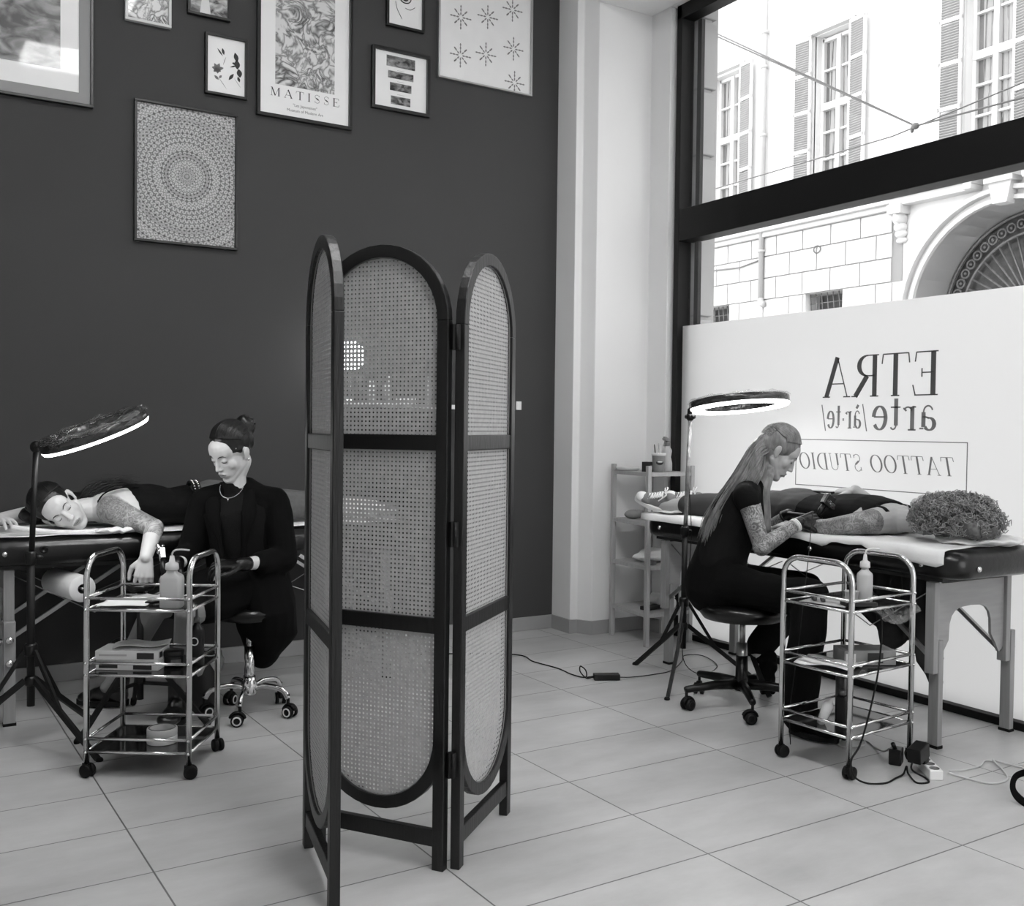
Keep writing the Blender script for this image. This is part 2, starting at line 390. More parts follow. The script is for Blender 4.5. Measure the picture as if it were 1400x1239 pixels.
# shop window
Y0, Y1 = -2.9, 4.80
f = MB()
f.b2(XW, XW+.10, Y1-.045, Y1, 0, 3.80).b2(XW, XW+.10, Y0, Y0+.06, 0, 3.8)          # jambs
f.b2(XW, XW+.10, Y0, Y1, 0, .035)                                                    # sill
f.b2(XW, XW+.10, Y0, Y1, 3.715, 3.80)                                              # head
f.b2(XW, XW+.12, Y0, Y1-.045, 2.385, 2.575)                                        # transom
f.b2(XW+.10, XW+.13, Y0, Y1-.045, 2.42, 2.54)
win = struct('window_1', f, BLKM, .004, label='wide black framed shop window to the street')
gl = MB().b2(XW+.045, XW+.053, Y0+.06, Y1-.045, .035, 2.385).build('lower_pane', GLASS, win)
gl = MB().b2(XW+.045, XW+.053, Y0+.06, Y1-.045, 2.575, 3.715).build('upper_pane', GLASS, win)
MB().b2(XW+.0434, XW+.0442, Y0+.06, Y1-.045, .035, 1.877).build('frosted_film', FILM, win, label='white frosted film over the lower glass')
MB().b2(XW+.10, XW+.125, Y1-.11, Y1-.075, .035, 2.385).b2(XW+.10, XW+.125, Y1-.11, Y1-.075, 2.575, 3.715).build('outer_bead', BLKM, win)
MB().b2(4.16, 4.45, Y0, Y1+.3, -.12, 0).build('outer_sill', STONE, win)

# ------------------------------------------------------------------ lettering
def glyph(ch):
    """strokes of a high-contrast serif letter: (points, widthkind) ; cap height 1"""
    E = lambda cx, cy, rx, ry, a0, a1, n=14: [(cx+rx*math.cos(math.radians(a0+(a1-a0)*i/n)), cy+ry*math.sin(math.radians(a0+(a1-a0)*i/n))) for i in range(n+1)]
    K, T, Q = 'k', 't', 'c'
    G = {
    'E': (.74, [([(.15,0),(.15,1)],K),([(.02,1),(.62,1)],T),([(.02,0),(.66,0)],T),([(.15,.52),(.46,.52)],T),([(.62,1),(.65,.78)],T),([(.64,0),(.71,.24)],T),([(.46,.42),(.46,.62)],T)]),
    'T': (.82, [([(.41,0),(.41,1)],K),([(.04,1),(.78,1)],T),([(.04,1),(.01,.77)],T),([(.78,1),(.81,.77)],T),([(.29,0),(.53,0)],T)]),
    'R': (.84, [([(.15,0),(.15,1)],K),([(.03,1),(.40,1)],T),([(.03,0),(.28,0)],T),(E(.36,.75,.27,.25,90,-90),Q),([(.15,.5),(.38,.5)],T),([(.38,.5),(.74,0)],K),([(.66,0),(.86,0)],T)]),
    'A': (.88, [([(.10,0),(.43,1)],T),([(.43,1),(.78,0)],K),([(.21,.33),(.65,.33)],T),([(0,0),(.22,0)],T),([(.66,0),(.9,0)],T)]),
    'M': (1.0, [([(.12,0),(.14,1)],T),([(.14,1),(.48,.02)],K),([(.48,.02),(.82,1)],T),([(.84,0),(.84,1)],K),([(.02,0),(.22,0)],T),([(.72,0),(.96,0)],T),([(.03,1),(.14,1)],T),([(.84,1),(.95,1)],T)]),
    'I': (.36, [([(.18,0),(.18,1)],K),([(.06,0),(.30,0)],T),([(.06,1),(.30,1)],T)]),
    'S': (.62, [(E(.31,.76,.22,.24,35,180)+E(.31,.76,.22,.22,180,245,5),T),([(.2,.6),(.46,.4)],K),(E(.31,.24,.22,.24,60,-145),T),([(.51,.78),(.52,.97)],T),([(.09,.24),(.08,.03)],T)]),
    'O': (.88, [(E(.44,.5,.38,.5,0,360,28),Q)]),
    'U': (.82, [([(.16,1),(.16,.3)],K),(E(.42,.3,.26,.3,180,360),T),([(.68,.3),(.68,1)],T),([(.04,1),(.28,1)],T),([(.58,1),(.79,1)],T)]),
    'D': (.86, [([(.15,0),(.15,1)],K),([(.03,1),(.38,1)],T),([(.03,0),(.38,0)],T),(E(.36,.5,.43,.5,90,-90,18),Q)]),
    'a': (.52, [([(.38,.08),(.38,.5)],K),(E(.24,.5,.14,.18,0,160,10),T),(E(.2,.17,.15,.17,70,330,12),Q),([(.22,.34),(.38,.38)],T),([(.38,.04),(.5,.04)],T)]),
    'r': (.44, [([(.15,0),(.15,.66)],K),(E(.29,.5,.13,.15,160,45,8),T),([(.37,.6),(.4,.56)],K),([(.04,0),(.28,0)],T),([(.04,.65),(.15,.66)],T)]),
    't': (.38, [([(.17,.9),(.17,.12)],K),(E(.26,.13,.09,.12,180,330,8),T),([(.03,.65),(.34,.65)],T)]),
    'e': (.54, [([(.08,.37),(.46,.37)],T),(E(.27,.34,.2,.34,5,325,22),Q)]),
    '/': (.34, [([(.02,-.12),(.3,.95)],T)]),
    '.': (.18, [([(.05,.34),(.13,.34)],K)]),
    'g': (.52, [([(.18,.92),(.30,.78)],K)]),
    ' ': (.40, []),
    }
    return G[ch]
def write(mb, text, o, ex, ey, h, thick, thin, total=None, slant=0, t=.0015, space=.06):
    wd = []
    for ch in text: wd.append((glyph('a')[0] if ch == '\u00e0' else glyph(ch)[0])+space)
    W = sum(wd)-space; sx = (total/(W*h)) if total else 1
    x = 0; o = Vector(o); ex = Vector(ex); ey = Vector(ey)
    for ch, w_ in zip(text, wd):
        st = glyph('a')[1]+glyph('g')[1] if ch == '\u00e0' else glyph(ch)[1]
        for pts, kd in st:
            P = [Vector(((x+a+slant*b)*h*sx, b*h)) for a, b in pts]; n = len(P); Lf = []; Rt = []
            for i in range(n):
                d = P[min(i+1, n-1)]-P[max(i-1, 0)]
                d = d.normalized() if d.length > 1e-9 else Vector((1, 0))
                wv = thick if kd == 'k' else thin if kd == 't' else thin+(thick-thin)*abs(d.y)**1.5
                nrm = Vector((-d.y, d.x))*(wv*h/2); Lf.append(P[i]+nrm); Rt.append(P[i]-nrm)
            for i in range(n-1):
                mb.prism([tuple(Rt[i]), tuple(Rt[i+1]), tuple(Lf[i+1]), tuple(Lf[i])], o, ex, ey, t)
        x += w_
LX = XW+.0415
INK = mat('grey_vinyl_lettering', .32, .7)
INK2 = mat('faded_vinyl_lettering', .46, .7)
m = MB(); write(m, 'ETRA', (LX, 2.975, 1.425), (0, 1, 0), (0, 0, 1), .20, .13, .03, .675); m.build('lettering', INK, win, label='large serif letters ETRA')
m = MB(); write(m, 'arte', (LX, 2.985, 1.262), (0, 1, 0), (0, 0, 1), .165, .13, .045, .36); m.build('lettering', INK2, win, label='small serif word arte')
m = MB(); write(m, '/\u00e0r.te/', (LX, 3.372, 1.268), (0, 1, 0), (0, 0, 1), .125, .10, .04, .29); m.build('lettering', INK2, win, label='phonetic spelling between slashes')
m = MB(); write(m, 'TATTOO STUDIO', (LX, 2.875, 1.055), (0, 1, 0), (0, 0, 1), .083, .11, .03, .92, .22, space=.12); m.build('lettering', INK2, win, label='slanted words TATTOO STUDIO')
m = MB()
for a in ((2.82, 3.83, 1.205, 1.209), (2.82, 3.83, .966, .970), (2.82, 2.824, .966, 1.209), (3.826, 3.83, .966, 1.209)): m.b2(LX, LX+.0015, a[0], a[1], a[2], a[3])
m.build('lettering_border', INK2, win)

# ------------------------------------------------------------------ the street outside
struct('street_ground', MB().b2(4.16, 11.0, -14, 22, -.2, -.12).b2(-8, 4.16, -14, -3.4, -.2, -.12), mat('street_paving', .62, .9, var=.1, scale=3))
struct('outer_jamb', MB().b2(4.15, 4.30, 4.735, 5.6, -.12, 5).b2(4.15, 4.30, -6, -2.95, -.12, 5).b2(4.25, 4.45, -6, 5.6, 4.0, 5.2), FACG)
j = MB()
zz = [-.1, .45, 1.0, 1.45, 1.93, 2.42, 2.90, 3.30, 3.72, 4.2]
for a, b_ in zip(zz[:-1], zz[1:]): j.b2(4.14, 4.262, 4.70, 4.80, a+.012, b_-.012)
j.b2(4.16, 4.24, 4.72, 4.80, -.1, 4.2)
o = j.build('stone_pilaster', FACG, bevel=.008); tag(o, 'grey stone pilaster with grooves just outside the shop window', 'pilaster')

FX = 11.0
bld = thing('apartment_building', 'pale rendered building with shuttered windows across the street', 'building', (FX, 6, -.12))
def wb(mb): # convert world to building-local
    mb.v = [(a-FX, b-6, c+.12) for a, b, c in mb.v]; return mb
WINS = [(11.88, 4.62, 6.74), (9.80, 4.62, 6.72), (7.44, 4.62, 6.72), (5.2, 4.62, 6.72), (14.0, 4.62, 6.72)]
ww = .30
wall = MB()
ys = sorted([(y-ww-.02, y+ww+.02) for y, _, _ in WINS]); cur = -12
for a, b_ in ys:
    wall.b2(FX, FX+.5, cur, a, 4.1, 13); wall.b2(FX, FX+.5, a, b_, 4.1, 4.60); wall.b2(FX, FX+.5, a, b_, 6.76, 13); cur = b_
wall.b2(FX, FX+.5, cur, 26, 4.1, 13)
# ground floor with small openings and the carriage arch
AY, AZ, AR = 7.18, 2.70, 1.25
wall.b2(FX, FX+.5, 8.60, 26, -.12, 2.90); wall.b2(FX, FX+.5, -12, AY-AR-.15, -.12, 4.1)
for a, b_ in ((8.60, 9.56), (10.22, 11.76), (12.4, 26)): wall.b2(FX, FX+.5, a, b_, 2.90, 3.19)
wall.b2(FX, FX+.5, 8.60, 26, 3.19, 4.1)
n = 24; yl = [AY+AR*math.cos(PI*i/n) for i in range(n+1)]; zl = [AZ+AR*math.sin(PI*i/n) for i in range(n+1)]
for i in range(n):
    wall.prism([(yl[i], zl[i]), (yl[i], 4.1), (yl[i+1], 4.1), (yl[i+1], zl[i+1])], (FX, 0, 0), (0, 1, 0), (0, 0, 1), .7)
wall.b2(FX, FX+.7, AY+AR, 8.60, -.12, 4.1); wall.b2(FX, FX+.7, AY-AR-.15, AY-AR, -.12, 4.1)
for i in range(n):   # intrados surface of the arch
    wall.add([(FX, yl[i], zl[i]), (FX, yl[i+1], zl[i+1]), (FX+.7, yl[i+1], zl[i+1]), (FX+.7, yl[i], zl[i])], [(0, 1, 2, 3)])
wb(wall).build('wall', FACADE, bld)
g = MB()       # stone blocks of the ground floor stand proud of the joints
rows = [1.55, 1.9, 2.22, 2.55, 2.88, 3.185, 3.50, 3.82, 4.10]
for k, (a, b_) in enumerate(zip(rows[:-1], rows[1:])):
    off = (.26 if k % 2 else 0)
    for q in range(16):
        y0 = 8.74+off+q*.505-.25; y1 = y0+.505
        y0 = max(y0, 8.74); segs = [(y0, y1)]
        if 2.87 <= a < 3.18:
            segs = []
            for s0, s1 in ((8.74, 9.53), (10.25, 11.73), (12.4, 16.6)):
                u0, u1 = max(y0, s0), min(y1, s1)
                if u1-u0 > .03: segs.append((u0, u1))
        for u0, u1 in segs: g.b2(FX-.03, FX+.01, u0+.009, u1-.009, a+.009, b_-.009)
wb(g).build('stone_block_course', STONE, bld, bevel=.004)
g = MB().b2(FX-.012, FX+.005, 8.6, 16.8, 1.5, 2.90).b2(FX-.012, FX+.005, 8.6, 16.8, 3.19, 4.1)
wb(g).build('mortar_joint', GROOVE, bld)
g = MB().b2(FX-.16, FX, 8.70, 26, 4.17, 4.33).b2(FX-.09, FX, 8.70, 26, 4.10, 4.17)
g.b2(FX-.24, FX, 7.62, 8.72, 4.22, 4.33).b2(FX-.17, FX, 7.60, 8.70, 4.12, 4.22).b2(FX-.24, FX, -12, 6.74, 4.22, 4.33).b2(FX-.17, FX, -12, 6.76, 4.12, 4.22)
ar = [(AY+.43*math.cos(PI*i/12), 4.12+.33*math.sin(PI*i/12)) for i in range(13)]; ar2 = [(AY+.32*math.cos(PI*i/12), 4.12+.23*math.sin(PI*i/12)) for i in range(13)]
for i in range(12): g.prism([ar2[i], ar[i], ar[i+1], ar2[i+1]], (FX-.24, 0, 0), (0, 1, 0), (0, 0, 1), .24)
wb(g).build('cornice', STONE, bld, bevel=.01)
g = MB()
for rr, dd in ((1.25, .05), (1.36, .10)):
    a1 = [(AY+rr*math.cos(PI*i/30), AZ+rr*math.sin(PI*i/30)) for i in range(31)]; a2 = [(AY+(rr+.05)*math.cos(PI*i/30), AZ+(rr+.05)*math.sin(PI*i/30)) for i in range(31)]
    for i in range(30): g.prism([a1[i], a2[i], a2[i+1], a1[i+1]], (FX-dd, 0, 0), (0, 1, 0), (0, 0, 1), dd)
    g.b2(FX-dd, FX, AY+rr, AY+rr+.05, 0, AZ).b2(FX-dd, FX, AY-rr-.05, AY-rr, 0, AZ)
wb(g).build('arch_moulding', STONE, bld)
g = MB().prism([(-.09, 0), (.09, 0), (.15, .27), (-.15, .27)], (FX-.16, AY, 3.90), (0, 1, 0), (0, 0, 1), .16).b2(FX-.2, FX, AY-.18, AY+.18, 4.14, 4.20)
wb(g).build('keystone', STONE, bld, bevel=.006)
g = MB().b2(FX-.2, FX, 8.50, 8.70, 4.02, 4.14)
for (z, d, r_) in ((3.97, .12, .09), (3.86, .09, .07), (3.78, .07, .055), (3.70, .045, .04)): g.ell((FX-d*.6, 8.60, z), (d, .08, r_))
g.tube(spline([(FX-.16, 8.60, 4.02), (FX-.13, 8.60, 3.9), (FX-.05, 8.60, 3.8), (FX-.03, 8.6, 3.68)]), .03, 8)
wb(g).build('scroll_bracket', STONE, bld)
g = MB().b2(FX+.69, FX+.72, AY-AR-.05, AY+AR+.05, 0, AZ+AR)
wb(g).build('door_leaf', DARKO, bld)
g = MB()
for i in range(0, 25):
    a = PI*i/24; g.tube([(FX+.6, AY+.2*math.cos(a), AZ+.2*math.sin(a)), (FX+.6, AY+.98*math.cos(a), AZ+.98*math.sin(a))], .013, 5)
for rr in (.12, .2, .98, 1.22): g.tube([(FX+.6, AY+rr*math.cos(PI*i/30), AZ+rr*math.sin(PI*i/30)) for i in range(31)], .018, 5)
for i in range(26):
    a = PI*(i+.5)/26; c_ = (FX+.6, AY+1.10*math.cos(a), AZ+1.10*math.sin(a))
    g.tube([(c_[0], c_[1]+.055*math.cos(t*PI/5), c_[2]+.055*math.sin(t*PI/5)) for t in range(10)], .014, 5, closed=True)
    g.ell(c_, .022, nu=8, nv=5)
g.b2(FX+.57, FX+.63, AY-AR, AY+AR, AZ-.06, AZ)
wb(g).build('iron_fanlight', IRON, bld, label='radiating wrought iron fanlight of the arched doorway')
for y0, y1 in ((9.56, 10.22), (11.76, 12.4)):
    g = MB().b2(FX+.3, FX+.34, y0-.02, y1+.02, 2.88, 3.2); gg = wb(g).build('cellar_window', DARKO, bld)
    g = MB()
    for i in range(7): g.tube([(FX+.1, y0+.02+i*(y1-y0)/6.5, 2.9), (FX+.1, y0+.05+i*(y1-y0)/6.5, 3.19)], .008, 5)
    for i in range(3): g.tube([(FX+.1, y0, 2.95+i*.1), (FX+.1, y1, 2.95+i*.1)], .006, 5)
    wb(g).build('grille', IRON, gg)
for wi, (yc, z0, z1) in enumerate(WINS):
    g = MB().b2(FX+.18, FX+.2, yc-ww, yc+ww, z0-.02, z1+.02)
    wdo = wb(g).build('window', WGLS, bld)
    g = MB()
    for a in (yc-ww-.02, yc+ww-.03): g.b2(FX+.12, FX+.19, a, a+.05, z0-.02, z1+.04)
    for a in (z0-.02, z1-.03): g.b2(FX+.12, FX+.19, yc-ww, yc+ww, a, a+.05)
    g.b2(FX+.10, FX+.19, yc-.035, yc+.035, z0, z1).b2(FX+.11, FX+.19, yc-ww, yc+ww, 5.74, 5.84)
    for a in (yc-.165, yc+.165): pass
    for a in (5.05, 5.42, 6.28): g.b2(FX+.13, FX+.19, yc-ww, yc+ww, a, a+.03)
    wb(g).build('window_frame', WINF, wdo, bevel=.004)
    g = MB()
    for sgn in (-1, 1):   # curtain folds behind the panes
        rws = []
        for k in range(9):
            z = z0+(z1-z0)*k/8; rws.append([(FX+.175+.012*math.sin(q*1.9+k*.5), yc+sgn*(.04+q*.024), z) for q in range(8)])
        g.strip(rws)
    wb(g).build('curtain', mat('pale_curtain', .58, .9), wdo)
    g = MB().b2(FX-.03, FX+.02, yc-ww-.09, yc-ww-.02, z0-.1, z1+.1).b2(FX-.03, FX+.02, yc+ww+.02, yc+ww+.09, z0-.1, z1+.1).b2(FX-.10, FX+.02, yc-ww-.09, yc+ww+.09, z1+.05, z1+.10)
    wb(g).build('window_surround', STONE, wdo)
    for sgn in (-1, 1):
        ya = yc+sgn*(ww+.03); s_ = MB(); lv = MB(); wS = .30
        ang = .12      # folded almost flat against the wall
        ex = Vector((-math.sin(ang), sgn*math.cos(ang), 0)); o_ = Vector((FX-.06, ya, 0))
        def bx(mb, u0, u1, za, zb, th=.035):
            c_ = o_+ex*((u0+u1)/2)+Vector((0, 0, (za+zb)/2)); mb.bar(c_-Vector((0, 0, (zb-za)/2)), c_+Vector((0, 0, (zb-za)/2)), 1, 1) if False else mb.box(c_, (th, abs(u1-u0), zb-za), math.atan2(-ex.x*sgn, ex.y*sgn) if False else (ang*sgn))
        bx(s_, 0, .035, z0-.02, z1+.04); bx(s_, wS-.035, wS, z0-.02, z1+.04)
        zr = [z0-.02, 5.16, 5.70, 6.22, z1]
        for a in zr: bx(s_, 0, wS, a, a+.05)
        for a, b_ in zip(zr[:-1], zr[1:]):
            q = a+.065
            while q < b_-.015:
                c_ = o_+ex*(wS/2)+Vector((0, 0, q)); lv.box(c_, (.05, wS-.07, .007), 0, 0, Matrix.Rotation(ang*sgn, 3, 'Z') @ Matrix.Rotation(.6, 3, 'Y')); q += .032
        sh = wb(s_).build('shutter', SHUTR, wdo); wb(lv).build('louvres', SHUT, sh)
pp = MB().tube([(FX-.07, 11.03, 3.17), (FX-.07, 11.03, 12)], .04, 10)
for z in (3.9, 4.35, 5.6, 6.6, 7.1): pp.lathe([(.055, -.02), (.055, .02)], (FX-.07, 11.03, z), n=12)
pp.tube(spline([(FX-.07, 11.03, 3.2), (FX-.07, 11.0, 3.12), (FX-.07, 10.95, 3.12)]), .045, 8)
wb(pp).build('drainpipe', mat('grey_pipe', .62, .5), bld)
pr = MB()
for q in range(20): pr.ell((FX-.05, 9.98+.06*math.cos(q*.314), 3.78+.05*math.sin(q*.314)), .01, nu=6, nv=4)
pr.tube([(FX-.04, 12.3, 3.76), (FX-.05, 11.5, 3.72), (FX-.05, 11.05, 3.78)], .012, 5)
wb(pr).build('wall_ring', IRON, bld)
m = MB()
m.tube([(7.0, 9.3, 6.2), (7.0, 5.38, 3.71+0)], .008, 5); m.tube([(7.0, 10.2, 2.92), (7.0, 7.79, 3.66), (7.0, 5.38, 3.71), (7.0, 4.46, 3.68), (7.0, 1.5, 3.9)], .006, 5) if False else None
m.tube([(7, 14.5, 9.4), (7, 7.77, 5.2), (7, 5.38, 3.71), (7, 3.0, 3.66), (7, -4, 3.7)], .008, 5)
m.tube([(7, 20, 3.62), (7, 7.79, 3.66), (7, 5.6, 3.68), (7, 4.46, 3.80), (7, -4, 4.3)], .006, 5)
m.ell((7, 5.38, 3.71), (.028, .035, .028), nu=8, nv=6).ell((7, 5.41, 3.69), (.016, .016, .03), nu=8, nv=6)
tag(m.build('tram_cable', mat('dark_cable', .35, .6)), 'thin overhead cables crossing the street above the window', 'cable')
# our own side of the street: the wall that faces the building
# ------------------------------------------------------------------ pictures on the dark wall
def art(name, kind, dark=.25, light=.8, scale=10):
    def fn(nt, N, L):
        b = N['Principled BSDF']; b.inputs['Roughness'].default_value = .4; b.inputs['Coat Weight'].default_value = .35
        tc = N.new('ShaderNodeTexCoord'); r = N.new('ShaderNodeValToRGB'); d, l = lin(dark), lin(light)
        e = r.color_ramp.elements; e[0].color = (d, d, d, 1); e[1].color = (l, l, l, 1)
        if kind == 'mandala':
            sp = N.new('ShaderNodeSeparateXYZ'); L.new(tc.outputs['Object'], sp.inputs[0])
            def mth(op, a, b_=None):
                q = N.new('ShaderNodeMath'); q.operation = op
                for i, v_ in enumerate((a, b_)):
                    if v_ is None: continue
                    if isinstance(v_, (int, float)): q.inputs[i].default_value = v_
                    else: L.new(v_, q.inputs[i])
                return q.outputs[0]
            X = sp.outputs[0]; Z = sp.outputs[2]
            rad = mth('SQRT', mth('ADD', mth('MULTIPLY', X, X), mth('MULTIPLY', Z, Z))); an = mth('ARCTAN2', Z, X)
            ring = mth('FLOOR', mth('MULTIPLY', rad, 44)); num = mth('ADD', mth('MULTIPLY', mth('FLOOR', mth('MULTIPLY', ring, .34)), 14), 18)
            cx = N.new('ShaderNodeCombineXYZ'); L.new(mth('ADD', mth('MULTIPLY', mth('MULTIPLY', an, num), .1592), mth('MULTIPLY', ring, .5)), cx.inputs[0]); L.new(mth('MULTIPLY', rad, 44), cx.inputs[1])
            vo = N.new('ShaderNodeTexVoronoi'); vo.inputs['Scale'].default_value = 1; vo.inputs['Randomness'].default_value = 0; vo.voronoi_dimensions = '2D'; L.new(cx.outputs[0], vo.inputs['Vector'])
            wn = N.new('ShaderNodeTexWhiteNoise'); wn.noise_dimensions = '1D'; L.new(ring, wn.inputs['W'])
            pet = mth('COSINE', mth('MULTIPLY', vo.outputs[0], mth('ADD', mth('MULTIPLY', wn.outputs[0], 9), 6)))
            n = N.new('ShaderNodeTexNoise'); n.inputs['Scale'].default_value = 130; n.inputs['Detail'].default_value = 3; L.new(tc.outputs['Object'], n.inputs['Vector'])
            v = mth('ADD', mth('ADD', mth('MULTIPLY', pet, -.22), mth('MULTIPLY', wn.outputs[0], .34)), mth('ADD', mth('MULTIPLY', n.outputs[0], .40), .14))
            L.new(v, r.inputs[0]); e[0].position = .25; e[1].position = .80
        elif kind == 'strokes':
            w_ = N.new('ShaderNodeTexVoronoi'); w_.feature = 'DISTANCE_TO_EDGE'; w_.inputs['Scale'].default_value = scale
            n = N.new('ShaderNodeTexNoise'); n.inputs['Scale'].default_value = scale*.6; n.inputs['Detail'].default_value = 3; n.inputs['Distortion'].default_value = 1.2
            L.new(tc.outputs['Object'], n.inputs['Vector']); mx = N.new('ShaderNodeMix'); mx.data_type = 'RGBA'; mx.inputs[0].default_value = .22
            L.new(tc.outputs['Object'], mx.inputs[6]); L.new(n.outputs[1], mx.inputs[7]); L.new(mx.outputs[2], w_.inputs['Vector'])
            q = N.new('ShaderNodeMath'); q.operation = 'ADD'; L.new(w_.outputs[0], q.inputs[0])
            q2 = N.new('ShaderNodeMath'); q2.operation = 'MULTIPLY'; q2.inputs[1].default_value = .35; L.new(n.outputs[0], q2.inputs[0]); L.new(q2.outputs[0], q.inputs[1])
            L.new(q.outputs[0], r.inputs[0]); e[0].position = .14; e[1].position = .40
        else:
            n = N.new('ShaderNodeTexNoise'); n.inputs['Scale'].default_value = scale; n.inputs['Detail'].default_value = 6; n.inputs['Distortion'].default_value = .6
            mp = N.new('ShaderNodeMapping'); mp.inputs['Scale'].default_value = (1, 1, 1.8); L.new(tc.outputs['Object'], mp.inputs[0]); L.new(mp.outputs[0], n.inputs['Vector'])
            L.new(n.outputs[0], r.inputs[0]); e[0].position = .38; e[1].position = .66
        L.new(r.outputs[0], b.inputs['Base Color'])
    return simple_nodes(name, fn)
POSTER = mat('poster_paper', .90, .45, coat=.3)
def picture(name, label, x0, x1, z0, z1, fm, fw=.02, art_m=None, inner=None, matte=None, mw=0):
    cx, cz = (x0+x1)/2, (z0+z1)/2; W, H = (x1-x0)/2, (z1-z0)/2
    t = thing(name, label, 'picture', (cx, 5.30, cz))
    m = MB()
    m.b2(-W, W, -.028, 0, H-fw, H).b2(-W, W, -.028, 0, -H, -H+fw).b2(-W, -W+fw, -.028, 0, -H+fw, H-fw).b2(W-fw, W, -.028, 0, -H+fw, H-fw)
    m.build('frame', fm, t, bevel=.002)
    k = fw
    if matte:
        m = MB(); a = fw; b_ = fw+mw
        m.b2(-W+a, W-a, -.018, -.012, H-b_, H-a).b2(-W+a, W-a, -.018, -.012, -H+a, -H+b_).b2(-W+a, -W+b_, -.018, -.012, -H+b_, H-b_).b2(W-b_, W-a, -.018, -.012, -H+b_, H-b_)
        m.build('mat_board', matte, t); k = b_
    pm = art_m if (art_m and inner is None) else POSTER
    pr = MB().b2(-W+fw, W-fw, -.012, -.004, -H+fw, H-fw).build('print', pm, t)
    if inner:
        a, b_, c_, d_ = inner
        MB().b2(a, b_, -.0135, -.012, c_, d_).build('artwork', art_m, pr)
    return t, pr
FRB = mat('black_picture_frame', .07, .35); FRW = mat('white_picture_frame', .80, .45)
picture('framed_poster', 'large framed painting print with grey mat, cut by the left edge', .05, .812, 2.765, 3.75, FRB, .014, art('pond_print', 'noise', .18, .62, 9), (-.33, .235, -.33, .46), mat('grey_mat_board', .58, .8), .05)
picture('framed_print', 'round lace pattern print in a thin black frame, lowest on the dark wall', 1.0, 1.512, 2.152, 2.85, FRB, .013, art('lace_pattern_print', 'mandala', .16, .74))
t, pr = picture('framed_poster', 'tall white poster with the word MATISSE in a black frame', 1.610, 2.140, 2.872, 3.66, FRB, .018, art('brush_stroke_print', 'strokes', .30, .82, 15), (-.165, .165, -.215, .30))
m = MB(); write(m, 'MATISSE', (-.19, -.0126, -.278), (1, 0, 0), (0, 0, 1), .043, .14, .04, .385, space=.36, t=-.0015); m.build('lettering', CARDD, pr)
def caption(txt, x, z, size, parent, y=-.0128):
    cu = bpy.data.curves.new('caption', 'FONT'); cu.body = txt; cu.size = size; cu.align_x = 'CENTER'; cu.extrude = .0003
    o = bpy.data.objects.new('tmp', cu); dg = bpy.context.evaluated_depsgraph_get(); C.objects.link(o); dg.update()
    me = bpy.data.meshes.new_from_object(o.evaluated_get(dg)); bpy.data.objects.remove(o); bpy.data.curves.remove(cu)
    me.materials.clear(); me.materials.append(mat('faded_ink', .45, .7)); q = bpy.data.objects.new('caption', me); C.objects.link(q); q.parent = parent
    q.location = (x, y, z); q.rotation_euler = (PI/2, 0, 0)
caption('"Les Japonaises"', 0, -.318, .021, pr); caption('Museum of Modern Art', 0, -.346, .021, pr)
picture('framed_photo', 'small busy picture in a thin pale frame at the top edge', .955, 1.175, 3.222, 3.52, FRW, .014, art('busy_photo', 'strokes', .12, .85, 16))
t, pr = picture('framed_photo', 'small landscape shaped photo in a black frame at the top edge', 1.254, 1.470, 3.318, 3.48, FRB, .014, art('figure_photo', 'noise', .2, .8, 14))
MB().prism([(-.045, -.066), (.01, -.066), (-.005, .05), (-.03, .05)], (0, -.0125, 0), (1, 0, 0), (0, 0, 1), -.001).build('figure', CARD, pr)
t, pr = picture('framed_print', 'small botanical print of dark leaves in a black frame', 1.342, 1.560, 2.935, 3.245, FRB, .013, POSTER)
def leaf(mb, x, z, L, W, a, n=7):
    pl = [(L*i/n, W*math.sin(PI*i/n)) for i in range(n+1)]+[(L*i/n, -W*math.sin(PI*i/n)) for i in range(n-1, 0, -1)]
    ca, sa = math.cos(a), math.sin(a); mb.prism([(x+p*ca-q*sa, z+p*sa+q*ca) for p, q in pl], (0, -.0128, 0), (1, 0, 0), (0, 0, 1), -.0006)
m = MB()
for a in ((.045,.08,.05,.012,-1.3),(.055,.045,.05,.015,-1.5),(.065,.0,.045,.014,-1.4),(.05,.02,.02,.006,2.9),(.02,0,.04,.004,.4),(.04,-.03,.045,.008,-2.2),(.06,-.04,.03,.007,-1.2),(-.02,.09,.035,.007,-1.3),(-.045,.085,.045,.004,-.9)): leaf(m, *a)
m.build('dark_leaves', CARDD, pr)
m = MB()
for k in range(7): leaf(m, -.045, -.02, .034-.002*k, .008, k*.9+.3)
leaf(m, -.06, -.055, .03, .007, -.7); leaf(m, -.035, -.065, .02, .006, .9); leaf(m, -.04, -.06, .07, .0012, -.9); leaf(m, .04, -.05, .06, .001, -.9); leaf(m, .0, .05, .05, .0015, -1.9)
m.build('flower', mat('grey_ink', .45, .7), pr)
t, pr = picture('framed_print', 'small line drawing in a black frame at the top edge beside the white flower poster', 2.342, 2.575, 3.49, 3.80, FRB, .013, POSTER)
m = MB(); m.tube([(.035*math.cos(a/3.2), -.0135, .02+.028*math.sin(a/3.2)) for a in range(20)], .003, 5, closed=True); m.tube([(.016*math.cos(a/2), -.0135, .02+.014*math.sin(a/2)) for a in range(12)], .004, 5, closed=True)
m.tube(spline([(-.06, -.0135, -.01), (-.05, -.0135, -.05), (-.02, -.0135, -.10)]), .0015, 4); m.tube(spline([(.06, -.0135, -.02), (.03, -.0135, -.04), (.0, -.0135, -.035)]), .0015, 4)
m.build('drawing', CARDD, pr)
t, pr = picture('framed_poster', 'poster of four stacked photo strips of eyes in a black frame', 2.257, 2.612, 3.02, 3.366, FRB, .018, POSTER)
